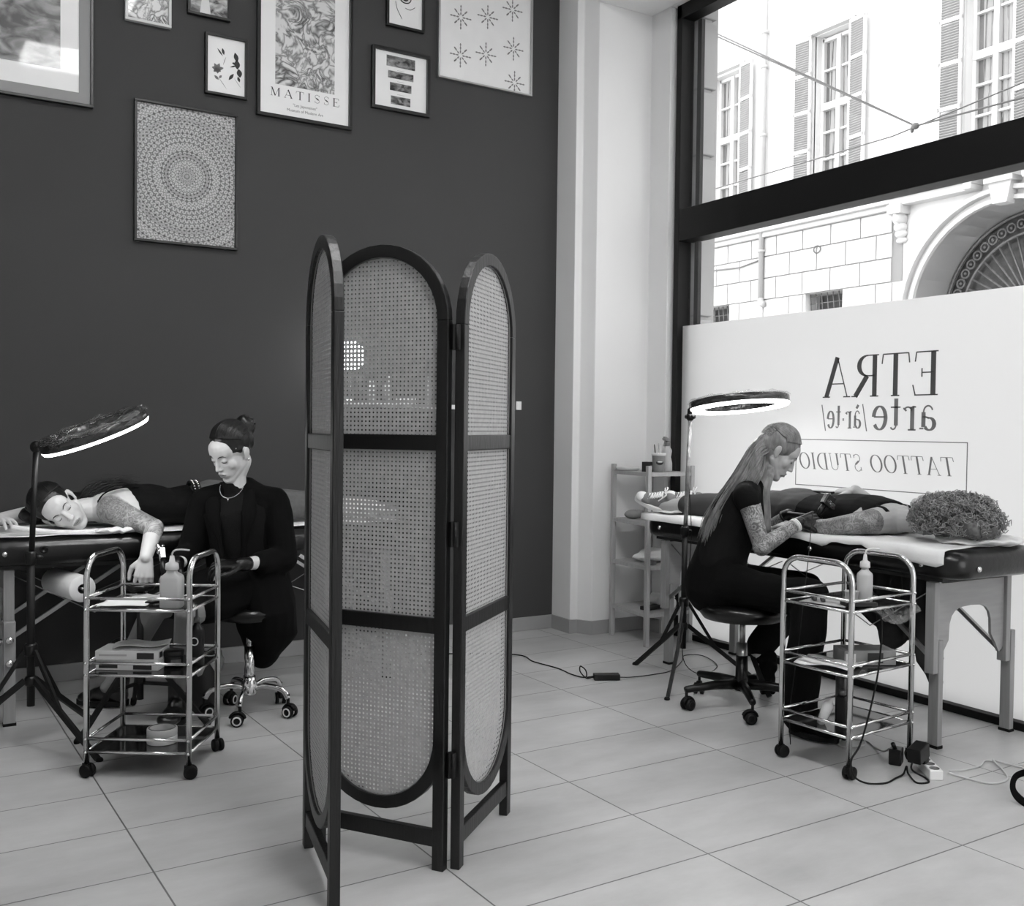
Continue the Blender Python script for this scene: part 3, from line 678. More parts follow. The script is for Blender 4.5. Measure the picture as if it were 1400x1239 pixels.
pa = art('photo_strip', 'noise', .10, .6, 22)
for k, (a, b_, c_, d_) in enumerate(((-.088, .088, .076, .136), (-.078, .078, .012, .052), (-.066, .066, -.056, -.012), (-.06, .06, -.132, -.086))):
    MB().b2(a, b_, -.0135, -.012, c_, d_).build('photo_strip', pa, pr)
for z in (.062, 0.0, -.072): caption('..........', 0, z-.004, .02, pr)
t, pr = picture('framed_poster', 'white poster of scattered star shaped flowers in a thin silver frame', 2.665, 3.302, 3.262, 4.05, mat('silver_picture_frame', .72, .3, .8), .010, POSTER)
m = MB(); m2 = MB()
for (x, z) in ((-.17, -.02), (.01, .02), (.19, -.13), (0, -.20), (-.17, -.24), (.20, -.33), (.18, .1), (-.18, .2)):
    m = MB(); m2 = m
    for k in range(8):
        a = k*PI/4
        for q, (r_, L_) in enumerate(((.016, .014), (.036, .018), (.058, .012) if k % 2 == 0 else (.05, .008))):
            leaf(m, x+r_*math.cos(a)-.006*math.cos(a), z+r_*math.sin(a)-.006*math.sin(a), L_+.008, .0045, a)
    m.build('flower_motif', mat('pale_gold_ink', .50, .5), pr)
# switch plate
t = thing('light_switch', 'small white switch plate on the dark wall right of the screen', 'switch', (3.245, 5.30, 1.385))
MB().box((0, -.004, 0), (.036, .010, .052)).build('plate', SOCK, t, bevel=.002); MB().box((0, -.010, 0), (.022, .004, .03)).build('rocker', SOCK, t, bevel=.001)

# ------------------------------------------------------------------ folding screen
scr = thing('folding_screen', 'tall black wooden three panel folding screen with woven cane', 'folding screen', (1.05, 2.89, 0))
PWD = .455
def capsule_strip(mb, r0, r1, zc0, zc1, cx, y0, y1):
    """half rings at both ends of a panel, as thick solids"""
    for zc, a0, a1 in ((zc1, 0, PI), (zc0, PI, 2*PI)):
        n = 20; vs = []; fs = []
        for i in range(n+1):
            a = a0+(a1-a0)*i/n
            for r_ in (r0, r1):
                for y in (y0, y1): vs.append((cx+r_*math.cos(a), y, zc+r_*math.sin(a)))
        for i in range(n):
            k = 4*i; q = 4*(i+1)
            fs += [(k, q, q+2, k+2), (k+1, k+3, q+3, q+1), (k, k+1, q+1, q), (k+2, q+2, q+3, k+3)]
        fs += [(0, 2, 3, 1), (4*n, 4*n+1, 4*n+3, 4*n+2)]
        mb.add(vs, fs, 0, False)
def screen_panel(a, b, label):
    a = Vector((a[0], a[1], 0)); b = Vector((b[0], b[1], 0)); d = b-a; W = d.length
    e = bpy.data.objects.new('panel', None)
    m = MB(); fw = .036; zt = 1.768-W/2; zb = .148+W/2
    m.b2(0, fw, -.014, .014, 0, zt).b2(W-fw, W, -.014, .014, 0, zt)
    capsule_strip(m, W/2-fw, W/2, zb, zt, W/2, -.014, .014)
    for z in (1.205, .690): m.b2(fw-.004, W-fw+.004, -.011, .011, z-.022, z+.022)
    m.b2(fw-.002, W-fw+.002, -.011, .011, .065, .112)
    o = m.build('panel', SCRN, scr, bevel=.0025, label=label)
    o.location = a-Vector((1.05, 2.89, 0)); o.rotation_euler = (0, 0, math.atan2(d.y, d.x))
    # cane: real open weave, octagonal holes
    P = .0127; R_ = W/2-fw+.006; h = .0030; vs = []; fs = []; nx = int(2*R_/P)+1; x0 = W/2-nx*P/2; z0 = zb-R_; nz = int((zt+R_-z0)/P)+1
    idx = {}
    def V(i, j):
        k = (i, j)
        if k not in idx: idx[k] = len(vs); vs.append((x0+i*P/2, .0008*((i//1+j) % 2), z0+j*P/2))
        return idx[k]
    for i in range(nx):
        for j in range(nz):
            cx = x0+(i+.5)*P; cz = z0+(j+.5)*P
            zc = min(max(cz, zb), zt)
            if math.hypot(cx-W/2, cz-zc) > R_: continue
            ring = [V(2*i, 2*j), V(2*i+1, 2*j), V(2*i+2, 2*j), V(2*i+2, 2*j+1), V(2*i+2, 2*j+2), V(2*i+1, 2*j+2), V(2*i, 2*j+2), V(2*i, 2*j+1)]
            b0 = len(vs)
            for k in range(8):
                an = PI/8*(2*k-5)+PI/8; hr = h*(1.0 if k % 2 else .92); vs.append((cx+hr*math.cos(an), -.0004, cz+hr*math.sin(an)))
            for k in range(8): fs.append((ring[k], ring[(k+1) % 8], b0+(k+1) % 8, b0+k))
    me = MB(); me.add(vs, fs); c_ = me.build('cane_webbing', CANE, o)
    bd = MB()
    for s_ in (-1, 1):
        pts = [Vector((W/2+(R_-.006)*math.cos(t_), s_*.004, zt+(R_-.006)*math.sin(t_))) for t_ in [PI*i/16 for i in range(17)]]+[Vector((W/2+(R_-.006)*math.cos(t_), s_*.004, zb+(R_-.006)*math.sin(t_))) for t_ in [PI+PI*i/16 for i in range(17)]]
        bd.tube(pts, .0022, 6, closed=True)
    bd.build('cane_spline', mat('cane_cord', .45, .6), o)
    return o
pL = screen_panel((1.043, 2.882), (.957, 2.436), 'left panel angled towards the viewer')
pC = screen_panel((1.062, 2.878), (1.316, 2.515), 'dark middle panel')
pR = screen_panel((1.342, 2.507), (1.692, 2.808), 'right panel lit by the window')
for z in (.3, .95, 1.5):
    MB().b2(-.012, .012, -.010, .010, z-.035, z+.035).tube([(0, -.012, z-.035), (0, -.012, z+.035)], .005, 8).build('hinge', BLKM, scr).location = (1.329-1.05, 2.511-2.89, 0)

# ------------------------------------------------------------------ massage tables
def rounded(cx, cy, W, H, r, n=6):
    out = []
    for (sx, sy, a0) in ((1, 1, 0), (-1, 1, PI/2), (-1, -1, PI), (1, -1, 1.5*PI)):
        for i in range(n+1):
            a = a0+PI/2*i/n; out.append((cx+sx*(W-r)+r*math.cos(a), cy+sy*(H-r)+r*math.sin(a)))
    return out
def massage_table(label, L, W, ztop, th, legx, legy, loc, rotz):
    """long axis along local x, centre of the table at the origin"""
    t = thing('massage_table', label, 'massage table', loc, rotz)
    zb = ztop-th
    vs = []; fs = []; prof = [(.02, 0), (.004, .012), (0, th*.35), (0, th*.6), (.008, th*.82), (.03, th*.97), (.07, th)]
    n = 4*9
    for (ins, z) in prof:
        for (x, y) in rounded(0, 0, L/2-ins, W/2-ins, .11-ins*.5, 8): vs.append((x, y, zb+z))
    for i in range(len(prof)-1):
        for j in range(n): fs.append((i*n+j, i*n+(j+1) % n, (i+1)*n+(j+1) % n, (i+1)*n+j))
    fs.append(tuple(range(n))[::-1]); fs.append(tuple((len(prof)-1)*n+j for j in range(n)))
    pad = MB().add(vs, fs).build('pad', VINYL, t)
    for sx in (-1, 1):
        for y in (-W*.28, W*.28): MB().lathe([(.011, 0), (.013, .004), (.008, .010), (0, .012)], (sx*L/2, y, ztop-th*.62), Matrix.Rotation(sx*PI/2, 3, 'Y'), 12).build('edge_stud', SILV, pad)
    MB().b2(-L/2+.09, L/2-.09, -W/2+.035, W/2-.035, zb-.016, zb+.004).build('base_frame', mat('dark_table_board', .10, .6), t)
    for x in (-L/2+.16, -L*.12, L*.12, L/2-.16):
        for s_ in (-1, 1):
            m = MB().lathe([(.011, 0), (.013, .004), (.008, .010), (0, .012)], (x, s_*(W/2+.0), ztop-th*.55), Matrix.Rotation(-s_*PI/2, 3, 'X'), 12); m.build('edge_stud', SILV, pad)
    for sx in (-1, 1):
        x = sx*legx
        for sy in (-1, 1):
            y = sy*legy
            lg = MB().box((x, y, (zb-.02+.30)/2+.0), (.042, .030, zb-.02-.30)).build('leg', WOOD, t, bevel=.003)
            q = MB().box((x, y-sy*0-.031*1, .215), (.046, .030, .43)).build('leg_extension', WOOD, lg, bevel=.003)
            MB().box((x, y-.031, .006), (.050, .034, .012)).build('foot_pad', BLKR, lg)
            k = MB()
            for z in (.26, .355): k.lathe([(.013, 0), (.016, .006), (.014, .014), (0, .016)], (x, y-.046, z), Matrix.Rotation(PI/2, 3, 'X'), 10)
            k.build('leg_knob', SILV, lg)
            m = MB().bar((x, y+sy*-.02, .345), (x-sx*legx*.52, y-sy*.02, zb-.03), .016, .016)
            m.build('brace', STEEL, t)
            m = MB().tube([(x, y-sy*.035, zb-.04), (x-sx*legx*.40, y-sy*.035, .38+.05), (x-sx*legx*.98, y-sy*.035, zb-.04)], .0025, 5); m.build('tension_cable', STEEL, t)
        # arched plywood end plate
        a = legy-.012; zt = zb-.03
        arcp = [(a-.055+.0*i, 0) for i in range(0)]
        inner = []
        for i in range(9):
            an = PI*i/8; inner.append(((a-.06)*math.cos(an)*(1 if abs(math.cos(an)) < .9 else 1), .0))
        poly = [(-a, zt), (-a, zt-.29), (-a+.03, zt-.31), (-a+.055, zt-.27)]
        for i in range(11):
            an = PI-PI*i/10; poly.append(((a-.085)*math.copysign(abs(math.cos(an))**.6, math.cos(an)), zt-.23+.13*abs(math.sin(an))**.6))
        poly += [(a-.055, zt-.27), (a-.03, zt-.31), (a, zt-.29), (a, zt)]
        MB().prism([(p_[0], p_[1]) for p_ in poly], (x-sx*.0-.006, 0, 0), (0, 1, 0), (0, 0, 1), .012).build('end_plate', WOODH, t)
    return t
TR = massage_table('black padded massage table with wooden legs beside the frosted window', 1.92, .575, .795, .112, .815, .235, (3.725, 3.37, 0), PI/2)
TL = massage_table('black padded massage table against the dark wall, wooden legs', 2.05, .62, .775, .115, .845, .24, (1.235, 4.89, 0), 0)
t_ = MB().lathe([(.016, 0), (.017, .004), (.010, .007), (.009, .003), (0, .003)], (-.72, -.313, .725), Matrix.Rotation(PI/2, 3, 'X'), 14).build('side_eyelet', BLKP, TL)

# paper sheet, draped (grid in world coordinates)
def sheet(name, label, xs, ys, ztop, edge_lo, hang, cat='paper sheet', axis='x', seed=0, m=PAPER, crump=.004):
    rs = np.random.RandomState(seed); ph = rs.rand(8)*6.28
    rows = []
    for i in range(len(ys)):
        y = ys[i]; row = []
        for j, u in enumerate(xs):
            h = hang(y)
            dz = crump*(math.sin(y*23+u*9+ph[0])+math.sin(y*11-u*17+ph[1])+math.sin(u*31+ph[2]))*.5+crump
            if u >= edge_lo+.06: row.append((u, y, ztop+dz))
            else:
                s_ = (edge_lo+.06-u)   # arc length past the rounding
                L_ = min(s_, h+.06)
                if L_ < .06: row.append((edge_lo+.06-L_, y, ztop+dz-.10*L_*L_/.06*1.6))
                else:
                    o_ = L_-.06; row.append((edge_lo-.008-.02*o_*math.sin(y*9+ph[3])**2-.006*math.sin(y*30), y, ztop-.012-o_))
        rows.append(row)
    mb = MB().strip(rows); o = mb.build(name, m, None, solid=.0015)
    return tag(o, label, cat)
def hangR(y):
    pts = [(2.40, .015), (2.50, .055), (2.62, .045), (2.80, .025), (2.86, .006), (2.93, .012), (3.0, .004), (3.06, .035), (3.2, .012), (3.4, .02), (4.4, .02)]
    for (a, p_), (b, q) in zip(pts[:-1], pts[1:]):
        if a <= y <= b: return p_+(q-p_)*(y-a)/(b-a)
    return .01
sheet('paper_sheet', 'white paper sheet under the lying client on the table by the window', [3.30+.02*i for i in range(36)], [2.47+.03*i for i in range(63)], .798, 3.437, hangR, seed=3)
def hangL(y): return .012
# ------------------------------------------------------------------ trolleys
def caster(mb_w, x, y, z_top, r=.024, ang=0):
    Rz = Matrix.Rotation(ang, 3, 'Z'); Rw = Rz @ Matrix.Rotation(PI/2, 3, 'X')
    for s_ in (-1, 1):
        c_ = Vector((x, y, r))+Rz @ Vector((.006, s_*.011, 0))
        mb_w.lathe([(r*.55, -.008), (r*.92, -.007), (r, -.003), (r, .003), (r*.92, .007), (r*.55, .008)], c_, Rw, 18)
    mb_w.box((x, y, r*1.45), (r*1.3, .008, r*1.1), ang)
    mb_w.tube([(x, y, r*1.3), (x, y, z_top)], .008, 8)
def trolley(label, loc, rotz, levels, htop, w=.355, d=.285):
    """local x along the rails, local y between the posts of one handle; origin = front left post"""
    t = thing('trolley', label, 'trolley', loc, rotz)
    for x in (0, w):
        r_ = .075; pts = [(x, 0, .05)]+arc((x, r_, htop-r_), r_, PI, PI/2, 7, (0, 1, 0), (0, 0, 1))+arc((x, d-r_, htop-r_), r_, PI/2, 0, 7, (0, 1, 0), (0, 0, 1))+[(x, d, .05)]
        m = MB().tube(pts, .0105, 12); m.build('handle_frame', CHROME, t)
    for x in (0, w):
        for y in (0, d):
            m = MB(); caster(m, x, y, .055, .024, random.uniform(-1, 1)); m.build('caster', BLKR, t)
    for k, (zg, zt) in enumerate(levels):
        m = MB()
        for z in (zg, zt):
            for y in (0, d): m.tube([(0, y, z), (w, y, z)], .0058, 8)
            for x in (0, w): m.tube([(x, 0, z), (x, d, z)], .0058, 8)
        for x in (0, w):
            for y in (0, d):
                for z in (zg, zt): m.ell((x, y-.009, z), .006, nu=8, nv=6)
        m.build('rail', CHROME, t)
        MB().b2(.004, w-.004, .004, d-.004, zt-.004, zt+.003).build('tray', mat('dark_trolley_tray', .13, .12, spec=.7), t)
    return t
CLx, CLy = .567, 3.818
CL = trolley('chrome trolley in front of the seated artist in a blazer', (CLx, CLy, 0), math.atan2(-.197, .307), [(.634, .592), (.404, .361), (.135, .088)], .775, .365, .315)
CRx, CRy = 2.921, 2.468
CR = trolley('chrome trolley by the power strip, beside the blonde artist', (CRx, CRy, 0), math.atan2(.03, .374), [(.642, .602), (.408, .369), (.187, .148)], .775, .375, .306)
def onL(a, b, z=0):
    q = Matrix.Rotation(math.atan2(-.197, .307), 3, 'Z') @ Vector((a, b, z)); return (CLx+q.x, CLy+q.y, z)
def onR(a, b, z=0):
    q = Matrix.Rotation(math.atan2(.03, .374), 3, 'Z') @ Vector((a, b, z)); return (CRx+q.x, CRy+q.y, z)
AL, AR_ = math.atan2(-.197, .307), math.atan2(.03, .374)
def squeeze_bottle(label, loc, rot, square, h, r, tip):
    t = thing('squeeze_bottle', label, 'bottle', loc, rot)
    m = MB()
    prof = [(r*.9, 0), (r, .006), (r, h*.78), (r*.92, h*.84), (r*.5, h*.93), (r*.42, h)]
    if square:
        vs = []; fs = []; K = len(prof); sh = [(0, 0), ]
        for (q, z) in prof:
            for (x, y) in rounded(0, 0, q, q*.9, q*.28, 3): vs.append((x, y, z))
        n = 16
        for i in range(K-1):
            for j in range(n): fs.append((i*n+j, i*n+(j+1) % n, (i+1)*n+(j+1) % n, (i+1)*n+j))
        fs.append(tuple(range(n))[::-1]); fs.append(tuple((K-1)*n+j for j in range(n))); m.add(vs, fs)
    else: m.lathe([(q, z) for q, z in prof], n=20)
    m.build('body', PLW2, t)
    MB().lathe([(r*.62, h), (r*.66, h+.004), (r*.62, h+.022), (r*.3, h+.028), (r*.2, h+.05)], n=18).build('cap', PLW, t)
    m = MB().tube(spline([(0, 0, h+.03), (0, 0, h+.055), (.008, 0, h+.068), (.03, 0, h+.072), (tip, 0, h+.070)]), .0032, 8); m.build('bent_nozzle', PLW, t)
    return t
squeeze_bottle('square white squeeze bottle with bent nozzle on the left trolley', onL(.285, .05, .596), -.55, True, .135, .036, .062)
squeeze_bottle('round white squeeze bottle with bent nozzle on the right trolley', onR(.215, .10, .607), -.5, False, .13, .029, .055)
def flatbox(name, label, cat, loc, rot, d, z, m, panels=(), bevel=.0015):
    t = thing(name, label, cat, (loc[0], loc[1], z), rot)
    b = MB().box((0, 0, d[2]/2), d).build('carton', m, t, bevel=bevel)
    for (face, u0, u1, v0, v1, pm) in panels:
        q = MB()
        if face == 'f': q.b2(-d[0]/2+u0*d[0], -d[0]/2+u1*d[0], -d[1]/2-.0008, -d[1]/2+.001, v0*d[2], v1*d[2])
        elif face == 'r': q.b2(d[0]/2-.001, d[0]/2+.0008, -d[1]/2+u0*d[1], -d[1]/2+u1*d[1], v0*d[2], v1*d[2])
        else: q.b2(-d[0]/2+u0*d[0], -d[0]/2+u1*d[0], -d[1]/2+v0*d[1], -d[1]/2+v1*d[1], d[2]-.001, d[2]+.0008)
        q.build('printed_panel', pm, t)
    return t
P_ = [('f', .06, .5, .45, .65, mat('light_print', .66, .6)), ('f', .66, .93, .15, .8, CARDD), ('r', .1, .35, .2, .8, CARDD), ('r', .5, .9, .3, .7, CARDG)]
q = onL(.118, .125); flatbox('glove_box', 'pale glove carton on the middle tray of the left trolley, lower of two', 'box', q, AL, (.225, .125, .036), .3645, CARD, [('f', .05, .35, .2, .7, CARDD), ('f', .6, .9, .1, .55, CARDD)])
q = onL(.116, .122); flatbox('glove_box', 'pale glove carton on the middle tray of the left trolley, upper of two', 'box', q, AL+.04, (.225, .125, .034), .401, CARD, P_)
def papers(name, label, loc, rot, w, d, z, m, n=1, cur=.01, seed=0, cat='paper'):
    rs = np.random.RandomState(seed); ph = rs.rand(3)*6
    rows = [[(-w/2+w*i/10, -d/2+d*j/10, cur*(.6+.4*math.sin(i*.8+ph[0])*math.sin(j*.7+ph[1]))*(1 if (i+j) else .2)) for j in range(11)] for i in range(11)]
    o = MB().strip(rows).build(name, m, solid=.002); o.location = (loc[0], loc[1], z); o.rotation_euler = (0, 0, rot); return tag(o, label, cat)
q = onL(.14, .15); papers('paper_towel', 'folded white paper lying on the upper glove carton', q, AL+.2, .19, .10, .437, PAPER, cur=.012, seed=1)
q = onL(.10, .10); papers('sketch_paper', 'white sheet of paper on the top tray of the left trolley', q, AL+.1, .17, .13, .597, PAPER, cur=.008, seed=2)
q = onL(.16, .22); papers('sketch_paper', 'grey sheet of paper at the back of the top tray, left trolley', q, AL-.4, .16, .08, .598, mat('grey_paper', .62, .7), cur=.008, seed=4)
m = MB().ell((0, 0, .008), (.035, .012, .008)).ell((.03, .01, .008), (.02, .009, .007)); o = m.build('ink_cap_holder', BLKP); q = onL(.2, .11); o.location = (q[0], q[1], .597); tag(o, 'small black holder lying on the papers of the left trolley', 'tool')
# spray bottle, jar, tape roll on the left trolley
q = onL(.338, .16)
t = thing('spray_bottle', 'tall black bottle with a white ring emblem on the left trolley', 'bottle', (q[0], q[1], .365), -.6)
MB().lathe([(.024, 0), (.026, .004), (.026, .125), (.022, .140), (.011, .150), (.010, .160)], n=22).build('body', BLKP, t)
MB().lathe([(.012, .158), (.012, .175), (.006, .180), (.005, .205), (.002, .208)], n=14).build('dropper_cap', mat('grey_cap', .35, .3), t)
m = MB(); m.tube([(.0135*math.cos(a*PI/10), -.0268, .092+.0135*math.sin(a*PI/10)) for a in range(20)], .0022, 6, closed=True); m.build('ring_emblem', CARD, t)
m = MB()
for k in range(5): m.b2(-.012+k*.005, -.009+k*.005, -.0275, -.0262, .026, .034)
m.b2(-.015, .015, -.0272, -.026, .016, .018); m.build('label_print', CARDG, t)
q = onL(.255, .15)
t = thing('jar', 'squat black jar on the middle tray of the left trolley', 'jar', (q[0], q[1], .365))
MB().lathe([(.035, 0), (.037, .004), (.037, .036), (.033, .040)], n=24).build('body', BLKP, t); MB().lathe([(.038, .038), (.039, .042), (.039, .054), (.036, .058)], n=24).build('lid', mat('grey_lid', .12, .3), t)
MB().b2(-.018, .018, -.0385, -.036, .012, .028).build('label_print', CARDG, t)
q = onL(.225, .12)
t = thing('tape_roll', 'thick roll of white tape on the bottom tray of the left trolley', 'tape', (q[0], q[1], .0915))
def ring_prof(ro, ri, h): return [(ri, 0), (ro, 0), (ro, h), (ri, h), (ri, 0)]
for k, z in enumerate((0, .0265)):
    m = MB(); vs = []; 
    m.lathe([(.036, z), (.0525-.001*k, z), (.0535, z+.003), (.0535, z+.023), (.0525, z+.026), (.036, z+.026), (.036, z)], n=32); m.build('tape_band', [mat('cream_tape', .84, .5), mat('pale_tape', .78, .5)][k], t)
m = MB(); m.tube([(.046*math.cos(PI*k/8), .046*math.sin(PI*k/8), .0535) for k in range(16)], .002, 5, closed=True); m.build('core_print', CARDG, t)
# right trolley things
q = onR(.29, .07)
q = onR(.235, .11); flatbox('glove_box', 'grey printed glove carton on the middle tray of the right trolley', 'box', q, AR_-.55, (.20, .11, .055), .3735, mat('grey_carton', .50, .6, var=.15, scale=20), [('f', .03, .22, .2, .8, CARD), ('f', .45, .75, .15, .85, CARDD), ('t', .1, .9, .1, .9, mat('mid_print', .42, .6)), ('r', .1, .9, .3, .75, CARD)])
q = onR(.08, .15); papers('paper_towel', 'white paper towels on the middle tray of the right trolley', q, AR_+.3, .15, .22, .374, PAPER, cur=.018, seed=6)
q = onR(.09, .16); papers('sketch_paper', 'grey paper on the top tray of the right trolley', q, AR_+.2, .15, .18, .607, mat('grey_paper', .62, .7), cur=.004, seed=8)
q = onR(.11, .05)
t = thing('power_supply', 'flat black tattoo power supply on the top tray, right trolley', 'power supply', (q[0], q[1], .606), -.4)
MB().box((0, 0, .011), (.12, .06, .018)).build('housing', BLKP, t, bevel=.004); MB().box((0, 0, .0205), (.10, .045, .002)).build('display', mat('dark_display', .2, .1), t); MB().lathe([(.007, 0), (.008, .008), (.006, .012)], (.035, .0, .02), n=12).build('knob', SILV, t)
q = onR(.165, .12)
t = thing('rinse_cup', 'small white plastic cup on the top tray of the right trolley', 'cup', (q[0], q[1], .606))
MB().lathe([(.018, 0), (.020, .002), (.026, .043), (.028, .044), (.0245, .043), (.018, .004), (.0, .004)], n=22).build('cup_wall', PLW2, t)
for k, (a, b_) in enumerate(((.05, .2), (.07, .22), (.095, .2), (.06, .17))):
    q = onR(a, b_); m = MB().lathe([(.008, 0), (.009, .002), (.009, .016), (.006, .016), (.006, .006), (0, .006)], n=12); o = m.build('ink_cup', mat('ink_cap_grey', .25, .4)); o.location = (q[0], q[1], .612); tag(o, 'tiny dark ink cup on the grey paper of the right trolley', 'ink cup', 'ink cups on the right trolley')
m = MB(); rows = []
for i in range(14):
    rows.append([(.155*(i/13)-.0+.01*math.sin(j), .12*(j/9)-.03, -.008-.055*math.sin(PI*i/13)*math.sin(PI*(.15+.8*j/9))+.010*math.sin(i*2.3+j*1.7)) for j in range(10)])
m.strip(rows); o = m.build('plastic_bag', WRAP); q = onR(.20, -.005); o.location = (q[0], q[1], .60); o.rotation_euler = (0, 0, AR_-.1); tag(o, 'crumpled clear plastic film hanging under the top tray of the right trolley', 'plastic film')
q = onR(.12, .12)
t = thing('ink_bottle', 'dark square bottle on the bottom tray of the right trolley', 'bottle', (q[0], q[1], .1515), .3)
MB().box((0, 0, .055), (.042, .036, .11)).build('body', BLKP, t, bevel=.006); MB().lathe([(.012, .109), (.012, .128), (.010, .13)], n=12).build('cap', mat('grey_cap', .35, .3), t)
q = onR(.175, .16)
t = thing('spray_can', 'dark cylinder bottle with grey top on the bottom tray, right trolley', 'bottle', (q[0], q[1], .1515))
MB().lathe([(.024, 0), (.026, .003), (.026, .16), (.022, .170), (.012, .175)], n=20).build('body', mat('dark_bottle', .16, .3), t); MB().lathe([(.022, .17), (.022, .205), (.02, .21)], n=18).build('cap', mat('pale_cap', .75, .4), t)
q = onR(.06, .17)
t = thing('soap_bottle', 'white soft tube leaning on the bottom tray of the right trolley', 'bottle', (q[0], q[1], .152), .5)
MB().lathe([(.014, 0), (.016, .02), (.020, .08), (.004, .105)], rot=Matrix.Rotation(.35, 3, 'X'), n=14).build('body', PLW, t)
# roll of paper under the left table
t = thing('paper_roll', 'white paper roll hung under the left massage table', 'paper roll', (.66, 4.55, .555), .25)
m = MB(); m.lathe([(.020, 0), (.054, 0), (.056, .003), (.056, .297), (.054, .30), (.020, .30), (.020, 0)], rot=Matrix.Rotation(-PI/2, 3, 'X'), n=36); m.build('paper', PAPER, t)
m = MB().lathe([(.0185, -.001), (.020, -.001), (.020, .301), (.0185, .301), (.0185, -.001)], rot=Matrix.Rotation(-PI/2, 3, 'X'), n=24); m.build('cardboard_core', mat('roll_core', .3, .8), t)
m = MB().tube([(0, -.01, 0), (0, .31, 0)], .006, 8).tube([(0, .31, 0), (0, .31, .11)], .004, 6).tube([(0, .02, 0), (0, .02, .0)], .004, 6); m.build('hanging_rod', STEEL, t)

# ------------------------------------------------------------------ stools
def star_stool(name, label, loc, rotz, hub_z, arm_r, seat_z, arm_m, col_m, seat_m, chrome, r_seat, seat_th):
    t = thing(name, label, 'stool', loc, rotz)
    MB().lathe([(.030, hub_z-.03), (.034, hub_z-.02), (.034, hub_z+.02), (.028, hub_z+.03), (.026, hub_z+.13 if not chrome else hub_z+.05)], n=20).build('base_hub', arm_m, t)
    MB().tube([(0, 0, hub_z), (0, 0, (hub_z+seat_z)/2)], .025 if not chrome else .022, 16).tube([(0, 0, (hub_z+seat_z)/2), (0, 0, seat_z-seat_th)], .014, 14).build('gas_column', col_m, t)
    for k in range(5):
        a = 2*PI*k/5; c_, s_ = math.cos(a), math.sin(a)
        if chrome: pts = spline([(.03*c_, .03*s_, hub_z), (arm_r*.45*c_, arm_r*.45*s_, hub_z+.012), (arm_r*.85*c_, arm_r*.85*s_, hub_z), (arm_r*c_, arm_r*s_, hub_z-.035)]); m = MB().tube(pts, [.012]*len(pts), 12, ru=.009, udir=(0, 0, 1))
        else: m = MB().tube([(.02*c_, .02*s_, hub_z), (arm_r*.5*c_, arm_r*.5*s_, hub_z), (arm_r*c_, arm_r*s_, hub_z-.012), (arm_r*1.03*c_, arm_r*1.03*s_, hub_z-.014)], [.026, .021, .016, .012], 10, ru=[.024, .019, .016, .012], udir=(0, 0, 1))
        am = m.build('base_arm', arm_m, t)
        rw = .026; m = MB(); w2 = MB()
        x, y = arm_r*c_, arm_r*s_; ang = a+.9+k*1.3
        Rz = Matrix.Rotation(ang, 3, 'Z'); Rw = Rz @ Matrix.Rotation(PI/2, 3, 'X')
        for sg in (-1, 1):
            cc = Vector((x, y, rw))+Rz @ Vector((.010, sg*.015, 0))
            m.lathe([(rw*.7, -.009), (rw, -.007), (rw, .007), (rw*.7, .009)], cc, Rw, 20)
            w2.lathe([(rw*.52, -.0105), (rw*.74, -.0105), (rw*.74, .0105), (rw*.52, .0105), (rw*.52, -.0105)], cc, Rw, 20)
        m.tube(arc((x+.010*math.cos(ang), y+.010*math.sin(ang), rw), rw+.006, .3, PI-.2, 8, (math.cos(ang), math.sin(ang), 0)), .006, 6, ru=.013, udir=(0, 0, 1)); m.tube([(x, y, rw), (x, y, hub_z-.015)], .007, 8)
        cs = m.build('caster', BLKR, t); w2.build('wheel_ring', CARD if chrome else BLKP, cs)
    m = MB().lathe([(.02, seat_z-seat_th-.012), (r_seat*.55, seat_z-seat_th-.008), (r_seat*.9, seat_z-seat_th+.004), (r_seat, seat_z-seat_th*.6), (r_seat, seat_z-seat_th*.35), (r_seat*.93, seat_z-.006), (r_seat*.5, seat_z), (0.001, seat_z+.001)], n=40); m.build('seat', seat_m, t)
    return t
star_stool('office_stool', 'black five star stool under the blonde artist', (3.265, 3.37, 0), .35, .105, .27, .475, BLKP, STEEL, VINYL, False, .195, .075)
star_stool('chrome_stool', 'chrome five star stool with white rimmed wheels under the artist in a blazer', (1.298, 4.32, 0), .45, .115, .185, .475, CHROME, CHROME, VINYL, True, .15, .06)

